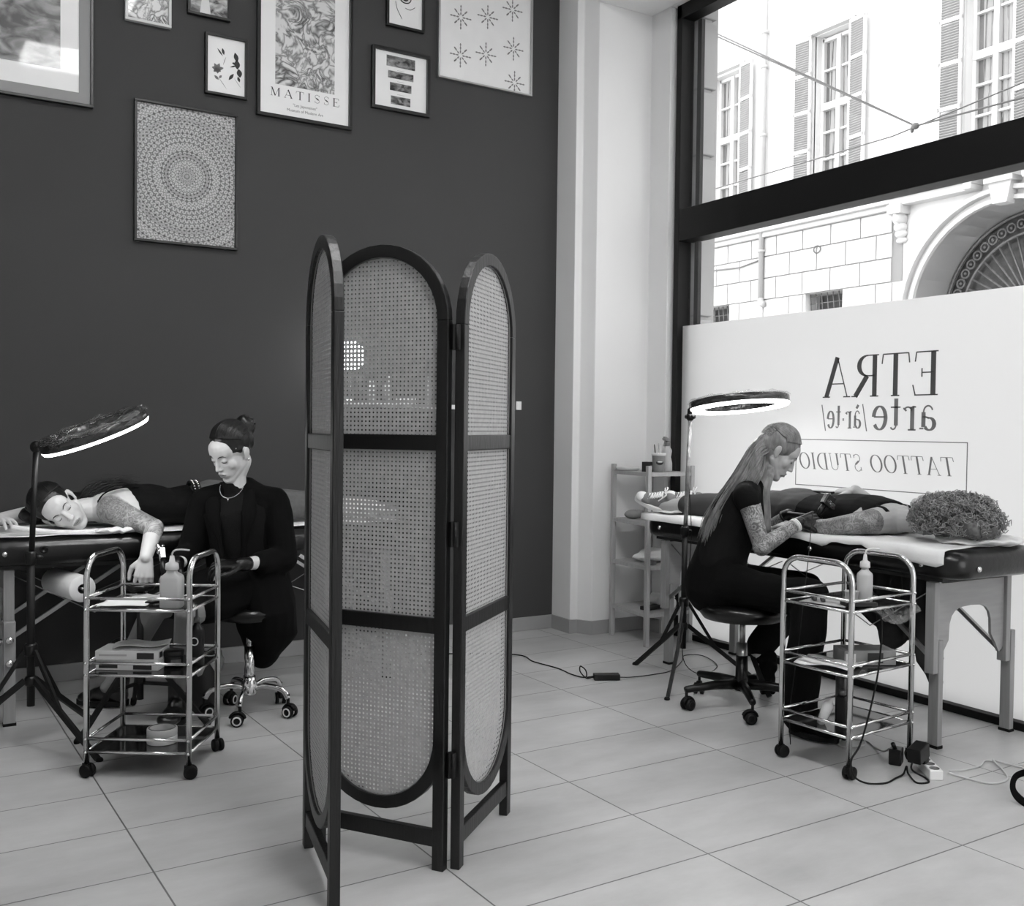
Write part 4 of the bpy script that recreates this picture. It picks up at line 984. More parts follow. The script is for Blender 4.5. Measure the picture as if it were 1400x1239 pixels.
# ------------------------------------------------------------------ ring lights
def ring_light(label, loc, legs, hub, pole_top, lower_m, upper_m, ring_c, ring_x, ring_n, R_, leg_r=.011, wrap_from=None, joint=None, ang0=0):
    """legs: three foot points (local), ring_x: unit vector along the ring, ring_n: the side that shines"""
    t = thing('ring_light', label, 'ring light', loc)
    MB().tube([(0, 0, .16), (0, 0, hub+.36)], .0145, 14).build('lower_pole', lower_m, t)
    MB().tube([(0, 0, hub+.30), tuple(pole_top)], .0105, 12).build('upper_pole', upper_m, t)
    for h0, h1, r_ in ((-.02, .026, .022), (-.135, -.10, .020), (.33, .38, .018)): MB().lathe([(r_, hub+h0), (r_+.003, hub+h0+.008), (r_+.003, hub+h1-.008), (r_-.001, hub+h1)], n=14).build('collar', BLKP, t)
    MB().ell((.030, 0, hub+.355), (.014, .008, .010)).build('clamp_knob', BLKP, t)
    for f_ in legs:
        f_ = Vector(f_); top = Vector((0, 0, hub)); low = Vector((0, 0, hub-.115)); mid = top.lerp(f_, .5)
        d = Vector((f_.x, f_.y, 0)).normalized()
        lg = MB().bar(low+d*.022, f_, leg_r*1.3, leg_r*1.9).build('leg', lower_m if lower_m is BLKM else BLKM, t)
        MB().bar(top+d*.022, (low+d*.022).lerp(f_, .42), leg_r, leg_r*1.3).build('strut', BLKM, lg)
        MB().ell(f_+Vector((0, 0, .004)), (.014, .014, .012)).build('rubber_foot', BLKR, lg)
    c_ = Vector(ring_c); ex = Vector(ring_x).normalized(); nn = Vector(ring_n); nn = (nn-ex*nn.dot(ex)).normalized(); ey = nn.cross(ex)
    Rm = Matrix((ex, ey, nn)).transposed()
    r0, r1 = R_*.74, R_
    MB().lathe([(r0, -.004), (r1-.004, -.004), (r1, -.008), (r1, -.036), (r1-.008, -.042), (r0+.008, -.042), (r0, -.036), (r0, -.004)], c_, Rm, 56).build('ring_housing', mat('wrapped_dark_housing', .17, .22, var=.5, scale=25, bump=.6, bscale=18, spec=.8), t)
    MB().lathe([(r0+.004, -.004), (r0+.006, .006), (r1-.006, .006), (r1-.001, -.004), (r0+.004, -.004)], c_, Rm, 56).build('diffuser', EMIT, t)
    j = Vector(pole_top); e = c_-ex*(R_)-nn*.02
    m = MB().ell(j, (.022, .018, .024)).tube([j, j.lerp(e, .5)+Vector((0, 0, .006)), e+ex*.03], [.016, .013, .016], 10).tube([j+Vector((0, -.03, 0)), j+Vector((0, .03, 0))], .011, 10)
    m.build('tilt_joint', BLKP, t)
    m = MB(); rs = np.random.RandomState(2)
    rws = []
    for k in range(57):
        a = 2*PI*k/56; rr = [r0-.012, r0+.01, r1-.01, r1+.008]; row = []
        for q, r_ in enumerate(rr):
            h_ = -.050+(.012 if q in (0, 3) else 0)+.004*math.sin(a*9+q)+.003*math.sin(a*23)
            row.append(c_+Rm @ Vector(((r_+.003*math.sin(a*17))*math.cos(a), (r_+.003*math.sin(a*17))*math.sin(a), h_)))
        rws.append(row)
    m.strip(rws); m.build('plastic_cover', WRAP, t)
    return t
WR = mat('foil_wrapped_pole', .52, .25, .3, var=.5, scale=22, bump=.8, bscale=30)
ring_light('ring light on a tripod, pole wrapped in film, behind the blonde artist', (3.35, 3.87, 0), [(-.005, .378, 0), (-.307, -.249, 0), (.34, -.15, 0)], .39, (.022, .0, 1.315), BLKM, WR, (.22, -.135, 1.365), (.845, -.515, .075), (-.05, -.10, -1), .245)
ring_light('ring light on a black tripod by the reclining client with dark hair', (.435, 4.27, 0), [(-.37, -.05, 0), (.26, .28, 0), (.20, -.30, 0)], .375, (.018, 0, 1.155), BLKM, BLKM, (.218, -.10, 1.20), (.80, -.46, .30), (.25, .13, -1), .205)
# armrest stand
t = thing('armrest_stand', 'black tripod armrest under the hanging hand of the client', 'armrest', (.862, 4.40, 0))
MB().tube([(0, 0, .10), (0, 0, .56)], .014, 12).build('pole', BLKM, t)
MB().lathe([(.02, .30), (.024, .305), (.024, .34), (.02, .345)], n=14).build('collar', BLKP, t); MB().lathe([(.02, .17), (.022, .175), (.022, .2), (.02, .205)], n=14).build('collar', BLKP, t)
for f_ in ((-.268, -.169, 0), (.24, -.16, 0), (.03, .30, 0)):
    f_ = Vector(f_); lg = MB().bar(Vector((0, 0, .33)), f_, .014, .020).build('leg', BLKM, t); MB().bar(Vector((0, 0, .17)), Vector((0, 0, .33)).lerp(f_, .5), .010, .014).build('strut', BLKM, lg)
    MB().tube([f_.lerp(Vector((0, 0, .33)), .10), f_+Vector((0, 0, .008))], .013, 10, rnd=True).build('rubber_foot', BLKR, lg)
MB().lathe([(.02, .555), (.052, .558), (.058, .565), (.058, .578), (.05, .585), (0, .586)], n=24).build('pad', VINYL, t)

# ------------------------------------------------------------------ corner shelf and its things
t = thing('shelf_unit', 'pale wooden four tier shelf in the corner by the window', 'shelf', (3.84, 4.75, 0))
posts = [(3.705-3.84, .185), (3.675-3.84, -.185), (4.0-3.84-.012, -.195), (4.0-3.84-.012, .185)]
for x, y in posts: MB().box((x, y, .52), (.026, .026, 1.04)).build('post', BAMB, t, bevel=.003)
for z in (1.0, .713, .460, .188):
    MB().prism([(posts[0][0], .18), (posts[1][0], -.18), (posts[2][0], -.18), (posts[3][0], .18)], (0, 0, z-.008), (1, 0, 0), (0, 1, 0), .010).build('shelf_board', BAMB, t)
    m = MB()
    for a, b_ in ((0, 1), (1, 2), (2, 3), (3, 0)): m.bar((posts[a][0], posts[a][1], z-.010), (posts[b_][0], posts[b_][1], z-.010), .014, .020)
    m.build('shelf_rail', BAMB, t)
SX, SY = 3.84, 4.75
m = MB().lathe([(.055, 0), (.065, .003), (.072, .022), (.070, .022), (.06, .005), (0, .005)], n=28); o = m.build('dish', CARD); o.location = (3.745, 4.85, 1.0025); tag(o, 'shallow white dish on the top of the corner shelf', 'dish')
t = flatbox('small_box', 'small dark box with a picture on top of the corner shelf', 'box', (3.745, 4.66), .3, (.055, .05, .058), 1.0025, CARDD, [('f', .2, .8, .2, .7, CARDG)])
t = thing('pencil_cup', 'grey cup with a laughing mouth on the corner shelf', 'cup', (3.795, 4.625, 1.0025), -.5)
MB().lathe([(.030, 0), (.034, .003), (.037, .05), (.040, .105), (.043, .11), (.037, .108), (.030, .006), (0, .006)], n=26).build('cup_wall', mat('grey_cup', .50, .35, var=.15, scale=30), t)
m = MB().ell((0, -.0365, .055), (.022, .005, .014)); mo = m.build('open_mouth', CARDD, t); MB().ell((0, -.0405, .060), (.016, .003, .005)).build('teeth', CARD, t)
MB().lathe([(.0385, .094), (.0415, .095), (.043, .11), (.040, .111), (.0385, .094)], n=26).build('light_rim', CARD, t)
for k, (x, y, a, b_, mm) in enumerate(((-.02, 0, -.22, .1, CARDD), (.012, .01, .05, -.1, SILV), (.0, -.015, -.05, .12, CARD))):
    o = MB().tube([(0, 0, 0), (0, 0, .15)], .0035, 7).tube([(0, 0, .15), (0, 0, .158)], [.0035, .001], 7).build('pencil', mm); o.location = (3.795+x*.6, 4.625+y*.6, 1.012); o.rotation_euler = (b_, a, 0)
    tag(o, ['dark pencil leaning left in the grey cup on the shelf', 'silver pen standing in the grey cup on the shelf', 'white stick in the middle of the grey cup on the shelf'][k], 'pencil')
t = thing('spray_bottle', 'pale spray bottle with a grey trigger on the corner shelf', 'bottle', (3.885, 4.66, 1.0025), PI+.5)
MB().lathe([(.028, 0), (.032, .005), (.032, .05), (.024, .085), (.030, .12), (.026, .135), (.013, .145), (.013, .155)], n=22).build('body', PLW2, t)
m = MB().lathe([(.016, .15), (.017, .155), (.017, .172), (.012, .176)], n=14).bar((-.03, 0, .182), (.045, 0, .195), .018, .022).bar((.045, 0, .195), (.065, 0, .192), .010, .010).bar((.03, 0, .185), (.048, 0, .150), .008, .006); m.build('trigger_head', mat('grey_trigger', .45, .4), t, bevel=.002)
o = MB().ell((0, 0, .028), (.06, .035, .028)).ell((.045, .0, .03), (.03, .03, .024)).build('folded_pouch', mat('grey_fabric_pouch', .50, .8, bump=.3)); o.location = (3.75, 4.80, .7155); tag(o, 'grey soft pouch on the second tier of the corner shelf', 'pouch')
for k, (x, y, lb) in enumerate(((3.745, 4.63, 'small ink bottle with a black cone cap on the second shelf tier'), (3.775, 4.60, 'clear small bottle beside the black capped one on the second tier'), (3.82, 4.60, 'third small bottle, nearest the sneaker, on the second tier'))):
    t = thing('dropper_bottle', lb, 'bottle', (x, y, .7155)); MB().lathe([(.013, 0), (.014, .002), (.014, .055), (.008, .062)], n=16).build('body', PLW2 if k else mat('grey_ink_bottle', .5, .3), t); MB().lathe([(.011, .060), (.011, .068), (.003, .10), (.002, .102)], n=14).build('cone_cap', BLKP if k == 0 else CARD, t)
rw = [[(.11*(i/12-.5)*2, .09*(j/8-.5)*2, .05+.02*math.sin(i*.9)*math.sin(j*.8)) for j in range(9)] for i in range(13)]
m = MB().ell((0, 0, .03), (.13, .10, .03)).ell((.02, .02, .05), (.10, .08, .025)); o = organic('towel_stack', m, CLOTHW, voxel=.006, sculpt=wrinkle(.005, 9, 3)); o.location = (3.86, 4.74, .464); tag(o, 'soft pile of white towels on the third tier of the corner shelf', 'towel')
t = flatbox('small_box', 'dark flat box on the third tier beside the white towels', 'box', (3.745, 4.62), .1, (.05, .04, .025), .4625, CARDG)
flatbox('small_box', 'dark flat tin on the lowest tier of the corner shelf', 'box', (3.80, 4.68), .2, (.13, .06, .02), .1905, CARDD)
for k, (x, y, z, a) in enumerate(((3.90, 4.66, .2255, 0), (3.93, 4.78, .2255, .4))):
    o = MB().lathe([(.012, 0), (.034, 0), (.035, .002), (.035, .098), (.034, .10), (.012, .10), (.012, 0)], rot=Matrix.Rotation(PI/2, 3, 'X') if False else Matrix.Rotation(a, 3, 'Z') @ Matrix.Rotation(PI/2, 3, 'X'), n=24).build('bandage_roll', CLOTHW); o.location = (x, y+.05, z)
    tag(o, ['white roll on the lowest shelf tier, nearer the room', 'white roll on the lowest shelf tier, nearer the wall'][k], 'roll')
t = thing('hand_cream_tube', 'grey upright bottle beside the rolls on the lowest shelf tier', 'bottle', (3.88, 4.60, .1905)); MB().lathe([(.018, 0), (.020, .003), (.020, .10), (.012, .118)], n=18).build('body', mat('grey_soft_bottle', .5, .4), t); MB().lathe([(.010, .117), (.010, .135), (.008, .137)], n=12).build('cap', BLKP, t)

# wall shelf behind the screen (seen through the cane)
t = thing('wall_shelf', 'white wall shelf on the dark wall behind the cane screen', 'shelf', (2.38, 5.19, 1.375))
MB().box((0, 0, -.012), (.80, .2, .024)).build('board', CARD, t, bevel=.002)
for x in (-.3, .3): MB().bar((x, .09, -.09), (x, .09, -.024), .015, .02).bar((x, .095, -.09), (x, -.06, -.026), .008, .012).build('bracket', CARD, t)
t = thing('globe_lamp', 'round white globe lamp on the wall shelf behind the screen', 'lamp', (2.10, 5.19, 1.375))
MB().lathe([(.045, 0), (.05, .004), (.045, .014), (.012, .02), (.012, .165), (.02, .175)], n=22).build('base', SILV, t); MB().ell((0, 0, .255), .085, nu=26, nv=16).build('globe', GLOBE, t)
for k, (x, h, r_, mm, lb) in enumerate(((2.23, .13, .022, PLW, 'white bottle next to the globe lamp on the wall shelf'), (2.33, .16, .02, CARD, 'tall pale bottle in the middle of the wall shelf'), (2.50, .17, .018, BLKP, 'tall dark bottle right of the middle of the wall shelf'), (2.58, .16, .016, PLW, 'slim white bottle near the right end of the wall shelf'))):
    t = thing('bottle', lb, 'bottle', (x, 5.19, 1.375)); MB().lathe([(r_, 0), (r_, h*.7), (r_*.4, h*.8), (r_*.4, h*.85)], n=16).build('body', mm, t); MB().lathe([(r_*.5, h*.84), (r_*.5, h)], n=12).build('cap', mm, t)
flatbox('small_box', 'pale flat box on the wall shelf behind the screen', 'box', (2.42, 5.17), 0, (.11, .07, .035), 1.375, CARD)
# ------------------------------------------------------------------ cables and floor things
t = thing('power_adapter', 'black power brick with cables on the floor tiles', 'adapter', (3.02, 4.06, 0), -.45)
MB().box((0, 0, .015), (.13, .05, .03)).build('housing', BLKP, t, bevel=.004)
m = MB().tube([(-.065, 0, .015), (-.10, .0, .013)], [.007, .003], 8); m.build('plug', BLKP, t)
def ctube(name, label, pts, r=.0032, m=BLKR): o = MB().tube(spline(pts, 8), r, 7).build(name, m); return tag(o, label, 'cable')
ctube('power_cable', 'thin black cable running from behind the screen to the power brick', [(2.45, 5.0, .004), (2.89, 4.75, .004), (2.90, 4.55, .004), (2.93, 4.36, .004), (2.92, 4.22, .004), (2.94, 4.13, .006), (2.965, 4.16, .03), (2.96, 4.20, .045), (2.93, 4.16, .03), (2.925, 4.10, .01), (2.95, 4.09, .012)])
ctube('power_cable', 'black cable from the power brick towards the tripod of the ring light', [(3.08, 4.03, .012), (3.15, 4.03, .004), (3.28, 4.02, .004), (3.42, 4.04, .004), (3.60, 4.17, .004), (3.72, 4.28, .004), (3.80, 4.22, .004), (3.70, 4.0, .004), (3.50, 3.90, .004), (3.37, 3.89, .10), (3.365, 3.88, .35), (3.40, 3.88, .7), (3.372, 3.875, 1.0)], .0022)
t = thing('power_strip', 'white power strip on the floor by the right trolley', 'power strip', (3.235, 2.365, 0), .95)
MB().box((0, 0, .018), (.15, .048, .036)).build('housing', SOCK, t, bevel=.004)
for x in (-.05, 0, .05): MB().lathe([(.017, .036), (.018, .038), (.016, .037), (.016, .0365)], (x, 0, 0), n=16).build('socket', CARDG, t)
t = thing('plug_adapter', 'chunky black plug adapter standing on the white power strip', 'adapter', (3.215, 2.39, .0365), .25)
MB().box((-.02, 0, .042), (.085, .05, .055), 0, 0, Matrix.Rotation(-.18, 3, 'Y')).box((.012, 0, .012), (.04, .04, .03)).build('housing', BLKP, t, bevel=.004)
t = thing('plug_adapter', 'small black plug lying behind the power strip', 'adapter', (3.22, 2.50, 0), .5)
MB().box((0, 0, .03), (.06, .045, .06)).build('housing', BLKP, t, bevel=.005); MB().tube([(0, 0, .05), (-.02, .01, .08)], .008, 8).build('strain_relief', BLKP, t)
ctube('power_cable', 'black cable curling from the right trolley caster to the plug adapter', [(3.02, 2.455, .60), (3.03, 2.43, .58), (3.035, 2.43, .50), (3.02, 2.43, .38), (2.985, 2.435, .24), (2.945, 2.44, .13), (2.90, 2.44, .08), (2.895, 2.42, .03), (2.94, 2.40, .004), (3.0, 2.37, .004), (3.07, 2.385, .004), (3.12, 2.39, .01), (3.15, 2.40, .03), (3.12, 2.37, .02), (3.10, 2.32, .004), (3.14, 2.30, .004), (3.165, 2.33, .006), (3.14, 2.37, .03), (3.18, 2.39, .06)], .0035)
ctube('power_cable', 'thin dark cord hanging from the tattoo machine to the trolley', [(3.35, 3.05, .90), (3.22, 2.95, .72), (3.10, 2.86, .58), (3.04, 2.82, .45), (2.98, 2.79, .30), (2.97, 2.80, .15), (3.02, 2.84, .01)], .0018)
WC = mat('white_cable', .78, .5)
ctube('white_cable', 'white cable looping from the power strip to the right edge', [(3.28, 2.32, .01), (3.30, 2.25, .004), (3.33, 2.18, .004), (3.42, 2.18, .004), (3.50, 2.25, .004), (3.55, 2.32, .012), (3.56, 2.30, .010), (3.60, 2.2, .005), (3.7, 2.1, .004), (3.8, 1.9, .004)], .0038, WC)
ctube('white_cable', 'second white cable running beside the first on the tiles', [(3.30, 2.33, .01), (3.38, 2.32, .004), (3.47, 2.32, .004), (3.55, 2.345, .004), (3.60, 2.27, .004), (3.66, 2.15, .004), (3.8, 2.0, .004)], .0030, WC)
ctube('white_cable', 'pale cable loop under the right trolley', [(3.22, 2.53, .05), (3.25, 2.58, .02), (3.30, 2.66, .004), (3.34, 2.74, .004), (3.30, 2.80, .004), (3.22, 2.78, .004), (3.20, 2.72, .004), (3.28, 2.70, .006), (3.32, 2.73, .012)], .0035, WC)
# bag strap at the right edge
t = thing('tote_bag', 'black bag whose strap loops on the floor at the right edge', 'bag', (3.385, 1.875, 0), .2)
bm_ = MB().ell((.10, .02, .10), (.13, .09, .10)).ell((.12, 0, .16), (.10, .06, .08)); organic('bag_body', bm_, FAB, t, .008, 4, wrinkle(.006, 7, 5))
pts = spline([(-.02, .10, .09), (-.05, .15, .10), (-.09, .19, .085), (-.12, .19, .05), (-.13, .16, .02), (-.12, .11, .004), (-.08, .06, .004), (-.04, .02, .03)], 8)
MB().tube(pts, [.003]*len(pts), 8, ru=.013, udir=(.5, .8, .1)).build('strap', FAB, t)
# dark cloth hanging under the right table
rows = []
for i in range(22):
    y = 2.66+i*.022; row = []
    u = i/21; zl_ = .36+.20*u if u < .55 else .47-.30*(u-.55)
    zl_ = (.20+1.1*u) if u < .12 else (.335+.05*math.sin(u*9)+(.10 if u > .5 else 0)); zl_ = max(.2, zl_)
    for j in range(16): row.append((3.62+.02*math.sin(i*.9+j*.15)+.008*math.sin(i*2.1), y, .68-(.68-zl_)*j/15))
    rows.append(row)
tag(MB().strip(rows).build('dark_cloth', mat('dark_cloth', .10, .85, bump=.3, bscale=30), solid=.003), 'dark cloth hanging under the window side massage table', 'cloth')
# waste bin beside the chrome stool
t = thing('waste_bin', 'dark round bin with a white liner between trolley and chrome stool', 'bin', (1.14, 4.52, 0))
MB().lathe([(.065, 0), (.07, .004), (.085, .23), (.088, .235), (.082, .232), (.067, .008), (0, .008)], n=30).build('bin_wall', mat('dark_grey_bin', .22, .35), t)
rws = [[((.086+.010*math.sin(a*7+z*2)+.006*z)*math.cos(a*2*PI/36), (.086+.010*math.sin(a*7+z*2)+.006*z)*math.sin(a*2*PI/36), .246-.03*z*(1+.5*math.sin(a*1.3))) for z in range(3)] for a in range(37)]
MB().strip(rws).build('bin_liner', PLW, t, solid=.0015)
# ------------------------------------------------------------------ people
from mathutils.bvhtree import BVHTree
def hframe(f, u):
    f = Vector(f).normalized(); u = Vector(u); u = (u-f*u.dot(f)).normalized(); return Matrix((f.cross(u), f, u)).transposed()
def head(mb, o, H, s=1.0, nose=1.0):
    o = Vector(o); T = lambda x, y, z: o+H @ Vector((x*s, y*s, z*s)); E = lambda c, r: mb.ell(T(*c), tuple(a*s for a in r), H)
    E((0, -.018, .036), (.073, .092, .084)); E((0, .020, -.022), (.060, .064, .078)); E((0, .040, -.055), (.045, .046, .052))
    E((0, .062, -.098), (.021, .020, .018)); E((0, .045, .035), (.060, .040, .055))
    for g in (-1, 1):
        mb.cap(T(g*.055, -.01, -.045), T(g*.016, .060, -.098), .017*s, .015*s); E((g*.037, .046, -.024), (.023, .023, .028))
        mb.cap(T(g*.042, .064, .026), T(g*.014, .077, .022), .009*s, .009*s); E((g*.031, .066, .004), (.014, .014, .012))
        E((g*.0100, .089, -.033), (.0070, .009, .0065))
        E((g*.077, -.018, -.004), (.0065, .0155, .027)); E((g*.081, -.022, .002), (.006, .013, .020)); E((g*.074, -.010, -.026), (.006, .009, .010))
    mb.cap(T(0, .078, .016), T(0, .096, -.026), .0075*s, .0090*s); E((0, .098*nose, -.029), (.0090, .009, .0085))
    E((0, .082, -.058), (.022, .0125, .0065)); E((0, .080, -.070), (.018, .0125, .0070)); E((0, .073, -.064), (.030, .014, .020))
def head_sculpt(o, H, s=1.0):
    o = np.array(o); Hn = np.array(H)
    def f(co):
        q = (co-o)@Hn/s; d = np.zeros_like(q)
        for g in (-1, 1):
            for c_, r_, v_ in (((g*.031, .082, .016), .010, (0, -.005, 0)), ((g*.031, .080, -.008), .008, (0, -.003, 0)), ((g*.017, .088, .006), .007, (0, -.004, 0))):
                w_ = np.exp(-((q-np.array(c_))**2).sum(1)/(r_*r_)); d += w_[:, None]*np.array(v_)
        w_ = np.exp(-(((q-np.array((0, .094, -.064)))*np.array((.35, 1, 2.2)))**2).sum(1)/(.006**2)); d += w_[:, None]*np.array((0, -.004, 0))
        return co+(d*s)@Hn.T
    return f
def face_lines(obj, o, H, s, parent, closed=True):
    """brows and lashes laid on the skin"""
    bv = BVHTree.FromPolygons([v.co.copy() for v in obj.data.vertices], [tuple(p.vertices) for p in obj.data.polygons])
    o = Vector(o); m = MB(); fw_ = H @ Vector((0, 1, 0))
    def pr(x, z, off=.0):
        a = o+H @ Vector((x*s, .16*s, z*s)); h = bv.ray_cast(a, -fw_, .2)
        return (h[0]+fw_*off) if h[0] is not None else o+H @ Vector((x*s, .08*s, z*s))
    for g in (-1, 1):
        m.tube([pr(g*x, z, .0005) for x, z in ((.014, .021), (.024, .0265), (.036, .027), (.047, .021))], [.0016, .0024, .0021, .0009], 6)
        m.tube([pr(g*x, z, .0008) for x, z in ((.019, -.001), (.026, -.0045), (.035, -.0050), (.043, -.001))], [.0010, .0017, .0019, .0011], 6)
    b = m.build('brows_and_lashes', LINE, parent)
    m = MB(); m.tube([pr(x, z, -.0002) for x, z in ((-.022, -.0625), (-.008, -.0635), (0, -.0645), (.008, -.0635), (.022, -.0625))], [.0006, .0012, .0012, .0012, .0006], 6)
    m.build('mouth_line', mat('mouth_line', .30, .6), parent)
def lipmask(q): return (q[:, 1] > .07) & ((q[:, 0]/.021)**2+((q[:, 2]+.0635)/.0105)**2 < 1)
def SPf(T, c=(0, -.030, .044), r=(.081, .095, .088)):
    """point on the scalp shell in a given direction"""
    def f(x, y, z, k=1.0):
        d = Vector((x, y, z)); t = k/math.sqrt((d.x/r[0])**2+(d.y/r[1])**2+(d.z/r[2])**2); return T(c[0]+d.x*t, c[1]+d.y*t, c[2]+d.z*t)
    return f
def swept(SP, rs, knot=(0, -1, .35), hl=.66, drop=.50, lift=1.0):
    a = rs.uniform(-1, 1); a0 = abs(a); st = Vector((math.sin(a*1.45)*.95, math.cos(a*1.45)*.92, hl-drop*a0**1.5+rs.normal()*.015)); kn = Vector(knot)
    md = (st+kn)*.5+Vector((math.sin(a*1.3)*.75, .05, (1-a0**2*.85)*.95*lift)); q1 = st.lerp(md, .5)+Vector((math.sin(a)*.15, .1, .12)); q2 = md.lerp(kn, .55)
    k = rs.uniform(1.008, 1.034); return [SP(*st, 1.0), SP(*q1, k), SP(*md, k), SP(*q2, k), SP(*kn, k)]
def hand(mb, w_, d, nrm, side, curl=(.3, .3, .35, .4), s=1.0, thumb=.5, palm=.082):
    """wrist, direction of the fingers, back-of-hand normal; side = +1/-1 puts the thumb on +-(d x nrm)"""
    w_ = Vector(w_); d = Vector(d).normalized(); nrm = Vector(nrm); nrm = (nrm-d*nrm.dot(d)).normalized(); sd = d.cross(nrm)*side
    P = palm*s; lens = (.070, .078, .072, .056); base = []
    for k in range(4):
        x = (.030-.0205*k)*s; kn = w_+d*(P*(1.0 if k in (1, 2) else .95))+sd*x
        mb.cap(w_+d*.008+sd*x*.55, kn, .0135*s, .0108*s, 10); base.append(kn)
    mb.ell(w_+d*P*.5, (.036*s, P*.48, .0135*s), Matrix((sd, d, nrm)).transposed())
    for k in range(4):
        p_ = base[k]; dd = (d+sd*(.13-.085*k)).normalized(); L_ = lens[k]*s; r_ = .0086*s; nn = nrm.copy()
        for q, fr in enumerate((.45, .30, .25)):
            a = curl[k]*(1.0, 1.15, .8)[q]; ax = dd.cross(nn); d2 = dd*math.cos(a)-nn*math.sin(a); nn = nn*math.cos(a)+dd*math.sin(a); dd = d2.normalized()
            e = p_+dd*L_*fr; mb.cap(p_, e, r_, r_*.93, 10); p_ = e; r_ *= .93
    tb = w_+d*.018*s+sd*.020*s-nrm*.006; t1 = tb+(d*.62+sd*.75-nrm*.25*thumb).normalized()*.040*s; t2 = t1+(d*.9+sd*.25-nrm*.5*thumb).normalized()*.030*s; t3 = t2+(d*.95-nrm*.5*thumb).normalized()*.024*s
    mb.cap(tb, t1, .0145*s, .0115*s, 10); mb.cap(t1, t2, .0110*s, .0098*s, 10); mb.cap(t2, t3, .0098*s, .0085*s, 10)
def limb(mb, pts, rs, n=16):
    for a, b_, r0, r1 in zip(pts[:-1], pts[1:], rs[:-1], rs[1:]): mb.cap(a, b_, r0, r1, n)
def strands(mb, fn, n, r, seed, k=9, sides=5):
    rs = np.random.RandomState(seed)
    for i in range(n):
        P = spline(fn(rs), 5); K = len(P); mb.tube(P, [r*(1-.75*(j/(K-1))**2) for j in range(K)], sides)
def shoe(name, parent, heel, toe, upv, upper, sole_m, tall=0, laces=None, toe_cap=None, w=.042):
    heel = Vector(heel); toe = Vector(toe); d = (toe-heel).normalized(); L_ = (toe-heel).length; U = Vector(upv); U = (U-d*U.dot(d)).normalized(); sd = d.cross(U)
    Rm = Matrix((sd, d, U)).transposed(); T = lambda x, y, z: heel+Rm @ Vector((x, y*L_, z))
    m = MB(); m.ell(T(0, .18, .038), (w*.82, L_*.20, .042), Rm).ell(T(0, .50, .034), (w*.88, L_*.32, .036), Rm).ell(T(0, .76, .026), (w, L_*.24, .026), Rm).ell(T(0, .35, .055), (w*.72, L_*.25, .040), Rm)
    if tall: m.cap(T(0, .2, .05), T(0, .14, .05+tall), w*.92, w*1.08)
    else: m.cap(T(0, .2, .05), T(0, .2, .075), w*.8, w*.82)
    sh = organic(name, m, upper, parent, .005, 4, wrinkle(.0012, 14, 2))
    m = MB(); pl = []
    for i in range(28):
        a = 2*PI*i/28; y = .5-.52*math.cos(a); wd_ = (w*.86+.012*math.sin(min(1, y)*3)) ; pl.append((wd_*math.sin(a)*abs(math.sin(a))**-.25 if abs(math.sin(a)) > .01 else 0, (y)*L_))
    m.prism(pl, T(0, 0, -.004), sd, d, .022 if (sd.cross(d)).dot(U) > 0 else -.022); m.build('sole', sole_m, sh)
    if toe_cap: MB().ell(T(0, .84, .024), (w*.90, L_*.18, .028), Rm).build('toe_cap', toe_cap, sh)
    if laces:
        m = MB()
        for k in range(6):
            y = .40+.055*k; z = .094-.0078*k
            for g in (-1, 1): m.tube(spline([T(g*w*.62, y, z-.012), T(0, y+.022, z+.004), T(-g*w*.62, y+.045, z-.014)], 4), .0042, 6)
        m.tube(spline([T(0, .37, .10), T(.03, .33, .115), T(.045, .38, .10), T(.01, .38, .10)], 5), .0035, 6).tube(spline([T(0, .37, .10), T(-.03, .33, .11), T(-.045, .40, .09), T(-.05, .46, .07)], 5), .0035, 6)
        m.build('laces', laces, sh)
    return sh

YAW = -math.atan2(.5174, .8557)
# ---- the blonde artist
RA = thing('person', 'person with long blonde hair tattooing, sitting in black clothes and gloves', 'person', (3.28, 3.42, 0), YAW)
HC = Vector((.172, 0, 1.150)); HH = hframe((.80, -.06, -.60), (.60, 0, .80))
b = MB(); head(b, HC, HH, .98)
shN, elN, wrN = (.0, -.165, .955), (.050, -.225, .745), (.242, -.118, .842)
shF, elF, wrF = (.07, .16, .945), (.125, .20, .745), (.245, .075, .862)
b.cap((.050, 0, 1.0), (.135, 0, 1.085), .054, .050); b.cap((.135, 0, 1.08), (.16, 0, 1.12), .050, .055)
TS = [(-.085, 0, .55), (-.085, 0, .64), (-.055, 0, .75), (-.012, 0, .86), (.022, 0, .945), (.045, 0, .99)]
b.tube(TS, [.155, .135, .128, .145, .135, .08], 20, ru=[.125, .105, .098, .108, .085, .055], udir=(0, 1, 0), rnd=True)
b.cap((.04, 0, .975), shN, .055, .050).cap((.04, 0, .975), shF, .055, .050)
limb(b, [shN, elN], [.050, .036]); limb(b, [elN, wrN], [.040, .0255]); limb(b, [shF, elF], [.048, .036]); limb(b, [elF, wrF], [.038, .0255])
hipN, knN, anN = (-.075, -.085, .555), (.235, -.345, .545), (.150, -.485, .11)
hipF, knF, anF = (-.055, .09, .555), (.350, .13, .515), (.105, .035, .235)
limb(b, [hipN, knN], [.085, .058]); limb(b, [knN, anN], [.056, .036]); limb(b, [hipF, knF], [.085, .058]); limb(b, [knF, anF], [.056, .036])
b.cap(anN, (.22, -.525, .05), .034, .028); b.cap(anF, (.125, .0, .12), .034, .028)
hdN = (.90, .14, .24); hdF = (.84, -.50, -.06)
hand(b, wrN, hdN, (-.45, -.62, .62), 1, (.55, .6, .65, .7)); hand(b, wrF, hdF, (-.1, .3, .9), -1, (.45, .5, .5, .5))
